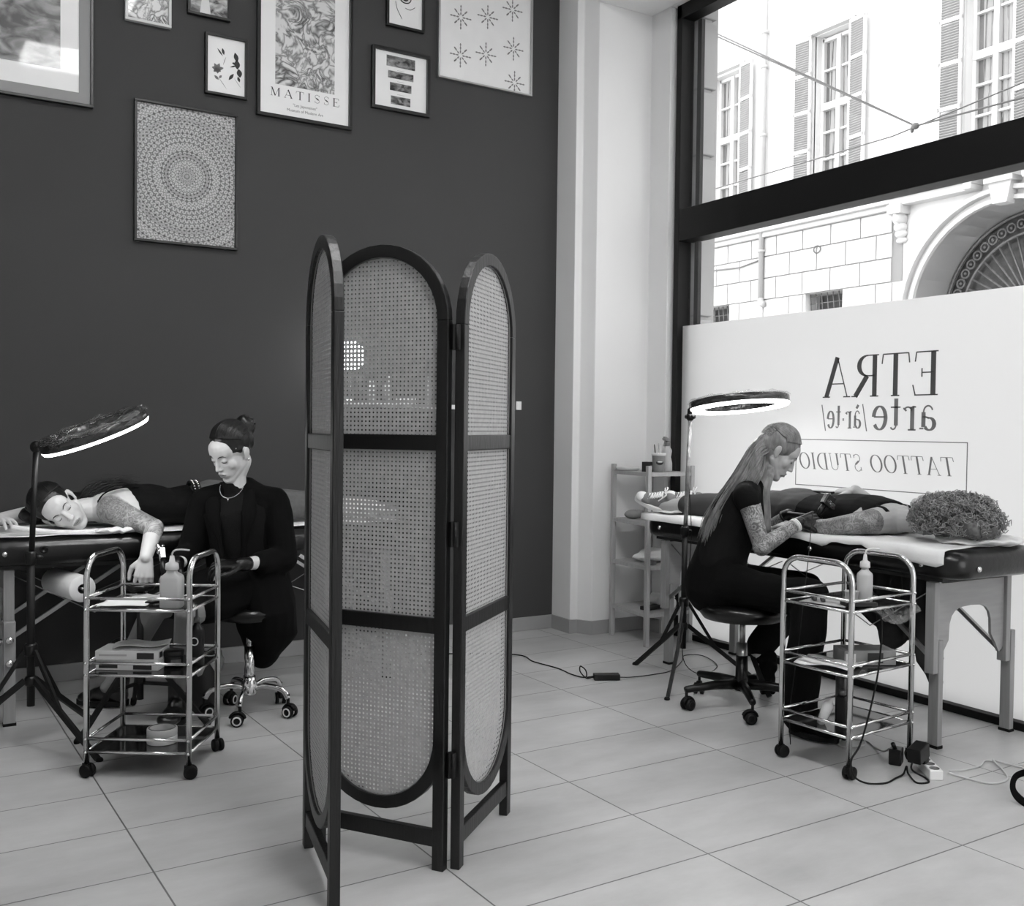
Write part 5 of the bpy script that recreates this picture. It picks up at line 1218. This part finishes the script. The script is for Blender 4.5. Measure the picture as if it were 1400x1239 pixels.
def pickRA(ce):
    out = np.zeros(len(ce)); 
    for a, c_ in ((shN, elN), (elN, wrN), (elF, wrF), (shF, elF)):
        d_, t_ = segdist(ce, a, c_); out[(d_ < .062) & (ce[:, 2] < .975)] = 1
    d_, _ = segdist(ce, HC, HC+Vector((.01, 0, 0))); out[d_ < .15] = 0
    q = (ce-np.array(HC))@np.array(HH)/.98; out[lipmask(q)] = 2
    return out
body = organic('body', b, [SKIN3, TATT, LIPS], RA, .0036, 3, head_sculpt(HC, HH, .98), pickRA)
face_lines(body, HC, HH, .98, body)
# top, trousers, gloves
c = MB(); c.tube(TS, [.165, .150, .143, .160, .150, .088], 20, ru=[.135, .120, .113, .122, .098, .064], udir=(0, 1, 0), rnd=True)
c.cap((.04, 0, .972), shN, .064, .061).cap((.04, 0, .972), shF, .064, .061); c.cap(shN, Vector(shN).lerp(Vector(elN), .04), .061, .059); c.cap(shF, Vector(shF).lerp(Vector(elF), .04), .061, .059)
organic('black_top', c, FAB2, RA, .0065, 4, wrinkle(.004, 5, 1))
c = MB(); c.tube([(-.09, 0, .53), (-.088, 0, .60), (-.078, 0, .68)], [.172, .160, .145], 20, ru=[.142, .130, .115], udir=(0, 1, 0), rnd=True)
limb(c, [hipN, knN], [.100, .075]); limb(c, [knN, (.155, -.475, .14)], [.074, .072]); c.cap((.155, -.475, .14), (.16, -.48, .075), .072, .074)
limb(c, [hipF, knF], [.100, .075]); limb(c, [knF, (.125, .045, .26)], [.072, .062])
organic('black_trousers', c, FAB, RA, .0075, 4, wrinkle(.007, 4, 4))
g = MB(); e_ = lambda a, b_, t: Vector(a).lerp(Vector(b_), t)
hand(g, wrN, hdN, (-.45, -.62, .62), 1, (.55, .6, .65, .7), 1.06); g.cap(e_(elN, wrN, .93), wrN, .0305, .029)
organic('glove', g, GLOVE, RA, .0034, 3)
g = MB(); hand(g, wrF, hdF, (-.1, .3, .9), -1, (.45, .5, .5, .5), 1.06); g.cap(e_(elF, wrF, .93), wrF, .0305, .029)
organic('glove', g, GLOVE, RA, .0034, 3)
m = MB()
for t in (.86, .90): p_ = e_(elN, wrN, t); dd = (Vector(wrN)-Vector(elN)).normalized(); m.tube([p_-dd*.004, p_+dd*.004], .0325, 20)
m.build('white_wristband', CARD, RA)
p_ = e_(elF, wrF, .90); dd = (Vector(wrF)-Vector(elF)).normalized(); MB().tube([p_-dd*.005, p_+dd*.005], .0325, 20).build('dark_wristband', BLKP, RA)
# hair
hr = MB(); T = lambda x, y, z: HC+HH @ Vector((x, y, z))
SP = SPf(T, (0, -.020, .044), (.081, .096, .088)); cap_ = MB().ell(T(0, -.020, .044), (.079, .094, .086), HH).ell(T(0, -.070, .0), (.062, .050, .065), HH)
hcap = organic('hair', cap_, HAIRB, RA, .004, 2, wrinkle(.0012, 22, 8), label='long straight blonde hair')
rs0 = np.random.RandomState(5)
def fA(rs):
    w_ = rs.rand(); sy = rs.uniform(-1, 1)
    a = rs.uniform(-.9, .9); ph = rs.uniform(.1, 1.1)
    s0 = SP(sy*.8, -.55-.3*w_, 1-1.1*w_)
    out = [(.105, 1.225), (.055, 1.180), (-.02, 1.055), (-.095, .945), (-.150, .845), (-.175, .78)]
    inn = [(.125, 1.12), (.085, 1.08), (.045, .995), (.020, .93), (-.01, .86), (-.02, .80)]
    P = [s0]; cut = rs.uniform(.0, .05)
    for k, (p_, q_) in enumerate(zip(out, inn)):
        wd_ = (.060, .080, .105, .125, .130, .12)[k]
        P.append(Vector((p_[0]*(1-w_)+q_[0]*w_+rs.normal()*.004, sy*wd_*(1 if k else .8)*(.55+.45*w_)-.01, p_[1]*(1-w_)+q_[1]*w_+rs.normal()*.003-(cut if k == 5 else 0))))
    return P[0:1]+P[2:] if w_ > .6 else P
strands(hr, fA, 900, .0030, 11)
def fB(rs):
    g = -1; x = rs.uniform(-.010, .018)
    return [SP(g, -.1-.3*rs.rand(), .3), SP(g, -.25, -.3, 1.03), Vector((.112+x, -.090, 1.06)), Vector((.090+x, -.118, .98)), Vector((.095+x, -.122, .88)), Vector((.100+x, -.112, .79-.04*rs.rand()))]
strands(hr, fB, 110, .0026, 12)
def fC(rs): return swept(SP, rs, (0, -1, .30), .60, .50)
strands(hr, fC, 520, .0021, 13)
hr.build('hair_strands', HAIRB, hcap)
m = MB().ell(T(-.080, -.005, -.028), (.003, .004, .004)).tube([T(-.083, -.002, -.03), T(-.086, .006, -.045)], .0035, 7); m.build('white_earphone', CARD, RA)
shoe('shoe', RA, (.125, -.455, .012), (.275, -.60, .012), (0, 0, 1), FAB, BLKR, .05)
shoe('shoe', RA, (.075, .045, .215), (.135, -.045, .045), (.85, -.2, .4), FAB, BLKR, 0)
# tattoo machine held by the artist
tm = thing('tattoo_machine', 'tattoo machine wrapped in clear film in the gloved hand by the window', 'tattoo machine', (3.28, 3.42, 0), YAW)
m = MB().tube([(.330, -.095, .868), (.345, -.088, .90), (.372, -.078, .932)], [.010, .013, .012], 12); m.build('grip', BLKP, tm)
MB().bar((.366, -.082, .918), (.394, -.072, .962), .032, .050).build('motor_housing', mat('grey_machine_housing', .20, .25, .4), tm, bevel=.005)
MB().tube([(.330, -.095, .870), (.322, -.10, .848)], .0022, 6).build('needle', SILV, tm)
rws = [[(.375+.014*math.cos(a)+.055*k/7+.004*math.sin(a*3+k), -.08+.022*math.sin(a), .945-.015*k/7*5+.004*math.cos(a*5+k)) for a in [q*2*PI/12 for q in range(13)]] for k in range(8)]
MB().strip(rws).build('clear_bag', WRAP, tm)

# ---- the artist in a blazer
LA = thing('person', 'person in a black blazer with dark pinned up hair, looking down, on the chrome stool', 'person', (1.34, 4.36, 0), YAW)
HC = Vector((-.108, -.035, 1.128)); HH = hframe((-.45, -.74, -.50), (-.20, -.42, .88))
b = MB(); head(b, HC, HH, 1.0)
b.cap((-.10, .015, .93), (-.098, -.0, 1.03), .052, .048); b.cap((-.098, 0, 1.03), HC+HH @ Vector((0, -.03, -.06)), .048, .052)
TL_ = [(-.05, .03, .55), (-.06, .02, .66), (-.075, .015, .76), (-.09, .01, .875), (-.10, .015, .945)]; WX = (.97, .22, 0)
b.tube(TL_, [.150, .128, .135, .145, .075], 20, ru=[.115, .10, .105, .10, .055], udir=WX, rnd=True)
sA, eA, wA = (-.225, -.01, .905), (-.275, -.06, .690), (-.275, -.225, .665)      # picture left
sB, eB, wB = (.060, .055, .910), (.120, -.02, .665), (-.005, -.235, .672)        # picture right
b.cap((-.09, .015, .905), sA, .052, .048).cap((-.09, .015, .905), sB, .052, .048)
limb(b, [sA, eA], [.048, .036]); limb(b, [eA, wA], [.038, .025]); limb(b, [sB, eB], [.048, .036]); limb(b, [eB, wB], [.038, .025])
hA, kA, aA = (-.12, .0, .560), (-.365, -.215, .485), (-.585, .01, .17)
hB, kB, aB = (.02, .02, .560), (-.185, -.355, .490), (-.285, -.14, .10)
limb(b, [hA, kA], [.085, .055]); limb(b, [kA, aA], [.054, .036]); limb(b, [hB, kB], [.085, .055]); limb(b, [kB, aB], [.054, .036])
b.cap(aA, (-.66, .02, .09), .034, .03); b.cap(aB, (-.29, -.2, .05), .034, .028)
hdA = (.10, -.75, -.25); hdB = (-.80, -.50, .05)
hand(b, wA, hdA, (-.3, -.1, .9), 1, (.5, .55, .6, .6)); hand(b, wB, hdB, (-.2, -.4, .85), -1, (.5, .55, .6, .6))
def pickLA(ce):
    q = (ce-np.array(HC))@np.array(HH); out = np.zeros(len(ce)); out[lipmask(q)] = 1
    out[(ce[:, 2] < .60) & (ce[:, 2] > 0)] = 2
    return out
TIGHT = mat('sheer_tights', .50, .6)
body = organic('body', b, [SKIN1, LIPS, TIGHT], LA, .0036, 3, head_sculpt(HC, HH, 1.0), pickLA); face_lines(body, HC, HH, 1.0, body)
c = MB(); c.tube(TL_, [.158, .138, .145, .152, .070], 20, ru=[.125, .112, .117, .112, .062], udir=WX, rnd=True); c.cap((-.10, .012, .94), (-.10, .004, .985), .058, .053)
organic('black_tee', c, FAB2, LA, .0065, 4, wrinkle(.003, 6, 6))
c = MB(); c.tube([(-.05, .02, .545), (-.052, .02, .62)], [.165, .15], 20, ru=[.13, .12], udir=WX, rnd=True); limb(c, [hA, e_(hA, kA, .72)], [.098, .082]); limb(c, [hB, e_(hB, kB, .8)], [.098, .078])
organic('black_skirt', c, FAB, LA, .0075, 4, wrinkle(.004, 5, 3))
# blazer: back and sleeves closed, front open over the tee
c = MB(); SH = [(-.045, .055, .50), (-.052, .045, .60), (-.062, .04, .70), (-.075, .035, .81), (-.085, .03, .905), (-.09, .045, .955)]
c.tube(SH, [.185, .172, .168, .176, .165, .075], 22, ru=[.125, .122, .118, .118, .098, .055], udir=WX, rnd=True)
c.cap((-.11, .03, .935), sA, .062, .064).cap((-.07, .03, .940), sB, .062, .066); c.cap((-.13, .045, .965), (-.05, .055, .985), .040, .040); c.cap((-.05, .05, .985), (.0, .05, .95), .036, .04)
limb(c, [sA, eA], [.066, .058]); limb(c, [eA, e_(eA, wA, .55)], [.058, .048]); limb(c, [sB, eB], [.066, .060]); limb(c, [eB, e_(eB, wB, .50)], [.060, .052])
c.tube([(.015, .04, .56), (.030, .04, .45), (.038, .05, .34), (.022, .05, .25)], [.12, .130, .122, .075], 18, ru=[.20, .215, .15, .07], udir=(1, .1, 0), rnd=True)
blz = organic('blazer', c, FAB3, LA, .0072, 4, wrinkle(.0075, 4.2, 9), label='oversized black blazer')
m = MB()
nk = Vector((-.10, -.05, .92))
for g, sx in ((-1, -.155), (1, -.015)):
    pts = spline([(-.10+g*.060, .03, .990), (-.10+g*.075, -.045, .93), (-.085+g*.075, -.098, .86), (-.075+g*.055, -.118, .76), (-.07+g*.045, -.115, .66)], 5); K = len(pts)
    m.tube(pts, [.010]*K, 8, ru=[.012+.022*math.sin(PI*min(1, i/K*1.4)) for i in range(K)], udir=(0, -1, .3))
m.build('lapel', FAB3, blz)
MB().lathe([(.006, 0), (.007, .003), (0, .004)], e_(eB, wB, .42)+Vector((-.01, -.056, .0)), Matrix.Rotation(PI/2, 3, 'X'), 12).build('cuff_button', SILV, blz)
m = MB(); ncp = [(-.10+.050*math.cos(a), -.012-.062*abs(math.sin(a))*1.0-.010, .985-.050*max(0, math.sin(a))) for a in [PI*k/24 for k in range(25)]]
ncp = [(x, y-.010, z) for x, y, z in ncp]
for p_ in ncp: m.ell(p_, .0028, nu=6, nv=5)
m.tube([ncp[12], (ncp[12][0], ncp[12][1]-.002, ncp[12][2]-.014)], .0022, 6); m.build('necklace', SILV, LA)
p_ = e_(eB, wB, .86); dd = (Vector(wB)-Vector(eB)).normalized(); m = MB().tube([p_-dd*.009, p_+dd*.009], .0275, 20).box(p_+Vector((0, -.027, .006)), (.022, .008, .022)); m.build('wrist_watch', mat('dark_watch', .16, .25), LA)
for w__, hd, nr, sd_ in ((wA, hdA, (-.3, -.1, .9), 1), (wB, hdB, (-.2, -.4, .85), -1)):
    g = MB(); hand(g, w__, hd, nr, sd_, (.5, .55, .6, .6), 1.06); g.cap(Vector(w__)-Vector(hd).normalized()*.02, w__, .030, .029); organic('glove', g, GLOVE, LA, .0034, 3)
T = lambda x, y, z: HC+HH @ Vector((x, y, z))
SP = SPf(T, (0, -.026, .047)); hp = MB().ell(T(0, -.026, .047), (.079, .093, .086), HH).ell(T(0, -.085, .02), (.060, .045, .060), HH).ell(T(.0, -.125, .062), (.046, .040, .050), HH)
hc = organic('hair', hp, HAIRD, LA, .004, 2, wrinkle(.0015, 20, 4), label='dark hair pinned up at the back'); m = MB()
def fE(rs): return swept(SP, rs, (.02, -1, .25), .66, .50)
strands(m, fE, 560, .0021, 21)
def fF(rs):
    d_ = rs.normal(size=3); d_ /= np.linalg.norm(d_); c_ = T(.0, -.130, .06); d2 = Vector(d_)*.045; return [c_+d2, c_+Vector((d2.y, -d2.x, d2.z))*.95, c_-d2*.9, c_-Vector((d2.y, -d2.x, d2.z))*1.1]
strands(m, fF, 40, .003, 22)
m.build('hair_strands', HAIRD, hc)
for g in (-1, 1): MB().ell(T(g*.082, -.012, -.034), (.004, .004, .007)).build('earring', SILV, LA)
shoe('boot', LA, (-.575, .03, .012), (-.80, .05, .012), (0, 0, 1), mat('black_boot_leather', .07, .28, bump=.2, bscale=60), BLKR, .19, w=.050)
shoe('boot', LA, (-.285, -.115, .012), (-.285, -.34, .012), (0, 0, 1), mat('black_boot_leather', .07, .28), BLKR, .19, w=.048)
tm = thing('tattoo_machine', 'small silver tattoo machine held over the arm of the dark haired client', 'tattoo machine', (1.34, 4.36, 0), YAW)
MB().tube([(-.30, -.31, .625), (-.305, -.30, .66), (-.315, -.28, .70)], [.008, .012, .011], 12).build('grip', BLKP, tm)
MB().bar((-.312, -.285, .695), (-.325, -.26, .735), .022, .034).tube([(-.335, -.26, .735), (-.345, -.25, .75)], .009, 10).ell((-.33, -.27, .725), .012).build('motor_housing', SILV, tm, bevel=.003)
MB().tube([(-.30, -.31, .628), (-.302, -.318, .61)], .002, 6).build('needle', SILV, tm)

# ---- the client lying on the left table (coordinates of the room, minus the place of the body)
O = Vector((1.1, 4.87, .78)); LCt = thing('person', 'person lying on the left table, dark haired, in black tank top and studded belt', 'person', O)
def L3(*p): return Vector(p)-O
HC = L3(.600, 4.785, .876); HH = hframe((.14, -.96, -.24), (-.80, -.12, .56))
b = MB(); head(b, HC, HH, 1.0)
b.cap(HC+HH @ Vector((0, -.03, -.06)), L3(.70, 4.84, .862), .052, .050); b.cap(L3(.70, 4.84, .862), L3(.78, 4.87, .865), .052, .06)
TC = [(.79, 4.87, .868), (.87, 4.87, .876), (.98, 4.87, .872), (1.08, 4.87, .862), (1.18, 4.87, .868), (1.28, 4.87, .878), (1.36, 4.87, .872)]; TC = [L3(*p) for p in TC]
b.tube(TC, [.12, .165, .160, .140, .155, .170, .15], 20, ru=[.070, .085, .083, .072, .078, .092, .085], udir=(0, 1, 0), rnd=True)
sh, el, wr = L3(.800, 4.715, .868), L3(.945, 4.535, .800), L3(.885, 4.41, .690)
b.cap(L3(.83, 4.84, .87), sh, .07, .062); limb(b, [sh, el], [.060, .040]); limb(b, [el, wr], [.041, .026])
b.cap(L3(.83, 4.90, .87), L3(.80, 5.03, .85), .07, .055); limb(b, [L3(.80, 5.03, .85), L3(.52, 5.12, .83)], [.05, .038]); limb(b, [L3(.52, 5.12, .83), L3(.37, 4.88, .83)], [.038, .026])
hand(b, wr, (-.12, -.08, -.98), (-.3, -.92, .1), 1, (.25, .25, .3, .35), 1.0); hand(b, L3(.37, 4.88, .83), (.2, -1, 0), (0, 0, 1), 1, (.2, .2, .2, .2))
for y in (4.785, 4.965):
    limb(b, [L3(1.32, y, .872), L3(1.72, y, .850), L3(2.08, y, .835)], [.086, .056, .038]); b.cap(L3(2.08, y, .835), L3(2.18, y, .82), .034, .028)
def pickLC(ce):
    q = (ce-np.array(HC))@np.array(HH); out = np.zeros(len(ce))
    for a, c_ in ((sh, e_(sh, el, 1.0)),):
        d_, t_ = segdist(ce, a, c_); out[(d_ < .07)] = 2
    out[lipmask(q)] = 1
    return out
body = organic('body', b, [SKIN2, LIPS, TATL], LCt, .0036, 3, head_sculpt(HC, HH, 1.0), pickLC); face_lines(body, HC, HH, 1.0, body)
c = MB(); TT = [(.875, 4.875, .882), (.93, 4.872, .882), (.99, 4.87, .878), (1.08, 4.87, .867), (1.17, 4.87, .872)]
c.tube([L3(*p) for p in TT], [.120, .168, .172, .150, .165], 22, ru=[.080, .092, .093, .083, .090], udir=(0, 1, 0))
top = organic('tank_top', c, FAB2, LCt, .006, 4, wrinkle(.0035, 6, 12))
m = MB()
for y in (4.79, 4.95):
    MB().tube(spline([L3(.93, y, .962), L3(.86, y-.005, .962), L3(.79, y-.01, .942), L3(.76, y-.012, .905), L3(.775, y-.02, .86)], 6), .003, 8, ru=.009, udir=(0, 0, 1)).build('strap', FAB2, top)
c = MB(); c.tube([L3(1.19, 4.87, .872), L3(1.27, 4.87, .882), L3(1.36, 4.87, .878)], [.165, .182, .170], 20, ru=[.088, .103, .100], udir=(0, 1, 0), rnd=True)
for y in (4.785, 4.965): limb(c, [L3(1.32, y, .876), L3(1.70, y, .856), L3(1.85, y, .845)], [.096, .068, .060])
organic('grey_jeans', c, GREYF, LCt, .007, 4, wrinkle(.004, 6, 13))
m = MB(); st = MB(); rws = []
for k in range(41):
    a = 2*PI*k/40; row = []
    for x in (1.172, 1.212): row.append(L3(x+.02*math.cos(a), 4.87+.180*math.cos(a), .876+.104*math.sin(a)))
    rws.append(row)
    for x in (1.182, 1.202):
        if math.sin(a) > -.75: st.ell(L3(x+.02*math.cos(a), 4.87+.184*math.cos(a), .876+.107*math.sin(a)), .0055, nu=6, nv=4)
bl = m.strip(rws).build('belt', BLKP, LCt, solid=.005); st.build('belt_stud', SILV, bl)
hp = MB(); T = lambda x, y, z: HC+HH @ Vector((x, y, z)); SP = SPf(T, (0, -.024, .048)); hp.ell(T(0, -.024, .048), (.080, .093, .087), HH).ell(T(0, -.07, .0), (.070, .060, .075), HH)
hp.ell(L3(.71, 4.93, .885), (.10, .08, .055)).ell(L3(.80, 4.95, .915), (.07, .06, .035)).ell(L3(.55, 4.92, .84), (.10, .08, .045))
hc = organic('hair', hp, HAIRD, LCt, .0045, 2, wrinkle(.003, 14, 14), label='loose dark hair spread over the shoulder'); m = MB()
def fH(rs):
    e1 = L3(.72+.10*rs.rand(), 4.84+.12*rs.rand(), .925+.04*rs.rand()); return [SP(.3+.3*rs.rand(), .5, .9), SP(.75, .0, .5, 1.02), SP(.8, -.4, -.1+.2*rs.normal(), 1.03), T(.075, -.055, -.07).lerp(e1, .3), e1, e1+Vector((.10*rs.rand()+.02, .02, .012+.015*rs.normal())), e1+Vector((.16*rs.rand()+.05, .02, .0+.015*rs.normal()))]
strands(m, fH, 300, .0032, 31)
def fI(rs): return swept(SP, rs, (-.2, -1, .0), .66, .50)
strands(m, fI, 520, .0022, 32); m.build('hair_strands', HAIRD, hc)
for y in (4.785, 4.965): shoe('boot', LCt, L3(2.10, y, .875), L3(2.30, y, .815), (.3, 0, 1), FAB, BLKR, .0)

# ---- the client lying on the right table
O = Vector((3.73, 3.3, .80)); RCt = thing('person', 'person with big curly hair lying on their back, black tank top, holding a phone', 'person', O)
HC = L3(3.725, 2.705, .905); HH = hframe((-.20, .14, .96), (0, -.99, .14))
b = MB(); head(b, HC, HH, 1.0)
b.cap(HC+HH @ Vector((0, -.03, -.06)), L3(3.725, 2.86, .868), .052, .050); b.cap(L3(3.725, 2.86, .868), L3(3.725, 2.93, .868), .05, .06)
TC = [(3.725, 2.93, .868), (3.725, 3.00, .875), (3.725, 3.12, .872), (3.725, 3.26, .865), (3.725, 3.38, .868), (3.725, 3.50, .872)]; TC = [L3(*p) for p in TC]
b.tube(TC, [.12, .160, .150, .130, .155, .155], 20, ru=[.065, .080, .080, .068, .078, .082], udir=(1, 0, 0), rnd=True)
sN, eN, wN = L3(3.565, 2.93, .864), L3(3.505, 3.10, .826), L3(3.480, 3.27, .818)
b.cap(L3(3.66, 2.94, .868), sN, .062, .054); limb(b, [sN, eN], [.052, .040]); limb(b, [eN, wN], [.040, .027])
sF, eF, wF = L3(3.885, 2.94, .866), L3(3.93, 3.14, .865), L3(3.835, 3.235, .975)
b.cap(L3(3.79, 2.94, .868), sF, .062, .054); limb(b, [sF, eF], [.050, .038]); limb(b, [eF, wF], [.038, .026])
hand(b, wN, (-.05, 1, 0), (-.3, 0, .95), -1, (.25, .3, .3, .35)); hand(b, wF, (-.30, .92, -.08), (-.15, .05, .95), -1, (.5, .5, .5, .55), 1.0)
lg = []
for g in (-1, 1):
    h_, k_, a_ = L3(3.725+g*.085, 3.50, .868), L3(3.71+g*.095, 3.88, .868), L3(3.62+g*.10, 4.215, .842); lg.append((h_, k_, a_)); limb(b, [h_, k_, a_], [.084, .056, .036]); b.cap(a_, a_+Vector((-.03, .06, .02)), .034, .028)
def pickRC(ce):
    out = np.zeros(len(ce)); d_, t_ = segdist(ce, eN, wN); out[d_ < .05] = 1; d_, t_ = segdist(ce, sN, eN); out[d_ < .06] = 1; return out
body = organic('body', b, [SKIN3, TATC], RCt, .0036, 3, head_sculpt(HC, HH, 1.0), pickRC); face_lines(body, HC, HH, 1.0, body)
c = MB(); c.tube([L3(3.725, 2.955, .870), L3(3.725, 3.05, .880), L3(3.725, 3.13, .878), L3(3.725, 3.27, .872), L3(3.725, 3.37, .874)], [.135, .158, .160, .142, .155], 22, ru=[.082, .093, .092, .080, .086], udir=(1, 0, 0))
c.ell(L3(3.665, 3.06, .925), (.052, .055, .038)).ell(L3(3.79, 3.06, .925), (.052, .055, .038))
top = organic('tank_top', c, FAB2, RCt, .006, 4, wrinkle(.003, 6, 15)); m = MB()
bv = BVHTree.FromPolygons([v.co.copy() for v in body.data.vertices], [tuple(p.vertices) for p in body.data.polygons])
for x in (3.640, 3.810):
    pts = []
    for y in (3.04, 3.0, 2.97, 2.94, 2.915, 2.895):
        h = bv.ray_cast(L3(x, y, 1.2), Vector((0, 0, -1))); 
        if h[0] is not None: pts.append(h[0]+Vector((0, 0, .001)))
    MB().tube(spline(pts, 4), .004, 8, ru=.013, udir=(0, 0, 1)).build('strap', FAB2, top)
c = MB(); c.tube([L3(3.725, 3.37, .872), L3(3.725, 3.45, .876), L3(3.725, 3.53, .876)], [.158, .172, .165], 20, ru=[.084, .092, .094], udir=(1, 0, 0), rnd=True)
for h_, k_, a_ in lg: limb(c, [h_, k_, k_.lerp(a_, .62)], [.094, .070, .056])
organic('dark_trousers', c, mat('dark_trouser_cloth', .20, .85), RCt, .007, 4, wrinkle(.004, 5, 16))
for (h_, k_, a_) in lg: shoe('sneaker', RCt, a_+Vector((.045, .005, -.035)), a_+Vector((-.115, .125, .035)), (-.35, -.35, .85), CANV, SOLE, 0, SOLE, SOLE, .040)
hp = MB(); cH = L3(3.700, 2.605, .895); hp.ell(cH, (.125, .150, .082)).ell(L3(3.66, 2.50, .875), (.08, .08, .055))
hc = organic('hair', hp, mat('hair_underlayer', .36, .9, var=.4, scale=60), RCt, .006, 2, wrinkle(.012, 12, 17), label='big mass of light brown curls')
m = MB(); rs = np.random.RandomState(44)
for i in range(1700):
    d_ = rs.normal(size=3); d_ /= np.linalg.norm(d_); d_[2] = d_[2] if d_[2] > -.5 else -d_[2]
    p0 = np.array(cH)+d_*np.array((.15, .185, .105))*rs.uniform(.72, 1.06)
    if p0[2] < -.0: p0[2] = .004+.01*rs.rand()
    ax = d_+rs.normal(size=3)*.7; ax /= np.linalg.norm(ax); q1 = np.cross(ax, (0, 0, 1.)); q1 /= (np.linalg.norm(q1)+1e-6); q2 = np.cross(ax, q1); R__ = rs.uniform(.006, .013); L__ = rs.uniform(.02, .045); tn = rs.uniform(1.2, 2.6); ph = rs.rand()*6
    pts = []
    for k in range(13):
        t = k/12; p_ = p0+ax*(t-.5)*L__+R__*(math.cos(ph+tn*6.28*t)*q1+math.sin(ph+tn*6.28*t)*q2); p_[2] = max(p_[2], .004); pts.append(p_)
    m.tube(pts, [.0019]*12+[.0008], 4)
m.build('curls', HAIRC, hc)
t = thing('smartphone', 'dark phone held above the stomach of the curly haired client', 'phone', (3.785, 3.375, .962), 0)
MB().box((0, 0, 0), (.07, .145, .008)).build('body', BLKP, t, bevel=.003); MB().box((0, 0, .0045), (.064, .137, .001)).build('screen', mat('dark_display', .2, .1), t)
# pillow under the curls
m = MB().ell((0, 0, .018), (.20, .15, .020)); o = organic('pillow', m, PAPER, voxel=.006, smooth=3, sculpt=wrinkle(.006, 7, 18)); o.location = (3.78, 2.55, .800); tag(o, 'flat white paper covered pillow under the curly hair', 'pillow')
# foot end cover and left table paper
m = MB().ell((0, 0, .012), (.24, .16, .014)); o = organic('foot_towel', m, CLOTHW, voxel=.006, smooth=3, sculpt=wrinkle(.005, 6, 19)); o.location = (3.70, 4.19, .801); tag(o, 'white towel under the sneakers at the far table end', 'towel')
m = MB(); rows = []
for i in range(30):
    x = .24+i*.066; rows.append([(x, 4.600+.03*j+.006*math.sin(x*14), .7785+.002*math.sin(x*23+j)) for j in range(18)])
tag(MB().strip(rows).build('paper_sheet', PAPER, solid=.0015), 'white paper sheet along the left massage table', 'paper sheet')
m = MB().tube(spline([(.40, 4.66, .815), (.47, 4.635, .803), (.56, 4.625, .790), (.66, 4.625, .785), (.74, 4.64, .787)], 6), [.008]+[.011]*23+[.006], 10)
tag(m.build('rolled_towel', CLOTHW), 'thin rolled white towel in front of the face of the dark haired client', 'towel')
m = MB().ell((0, 0, .012), (.085, .03, .014)).ell((.05, .0, .015), (.04, .025, .012)); o = organic('crumpled_wipe', m, CLOTHW, voxel=.004, smooth=1, sculpt=wrinkle(.005, 16, 20)); o.location = (.80, 4.60, .778); tag(o, 'crumpled white wipe on the table edge under the upper arm', 'wipe')
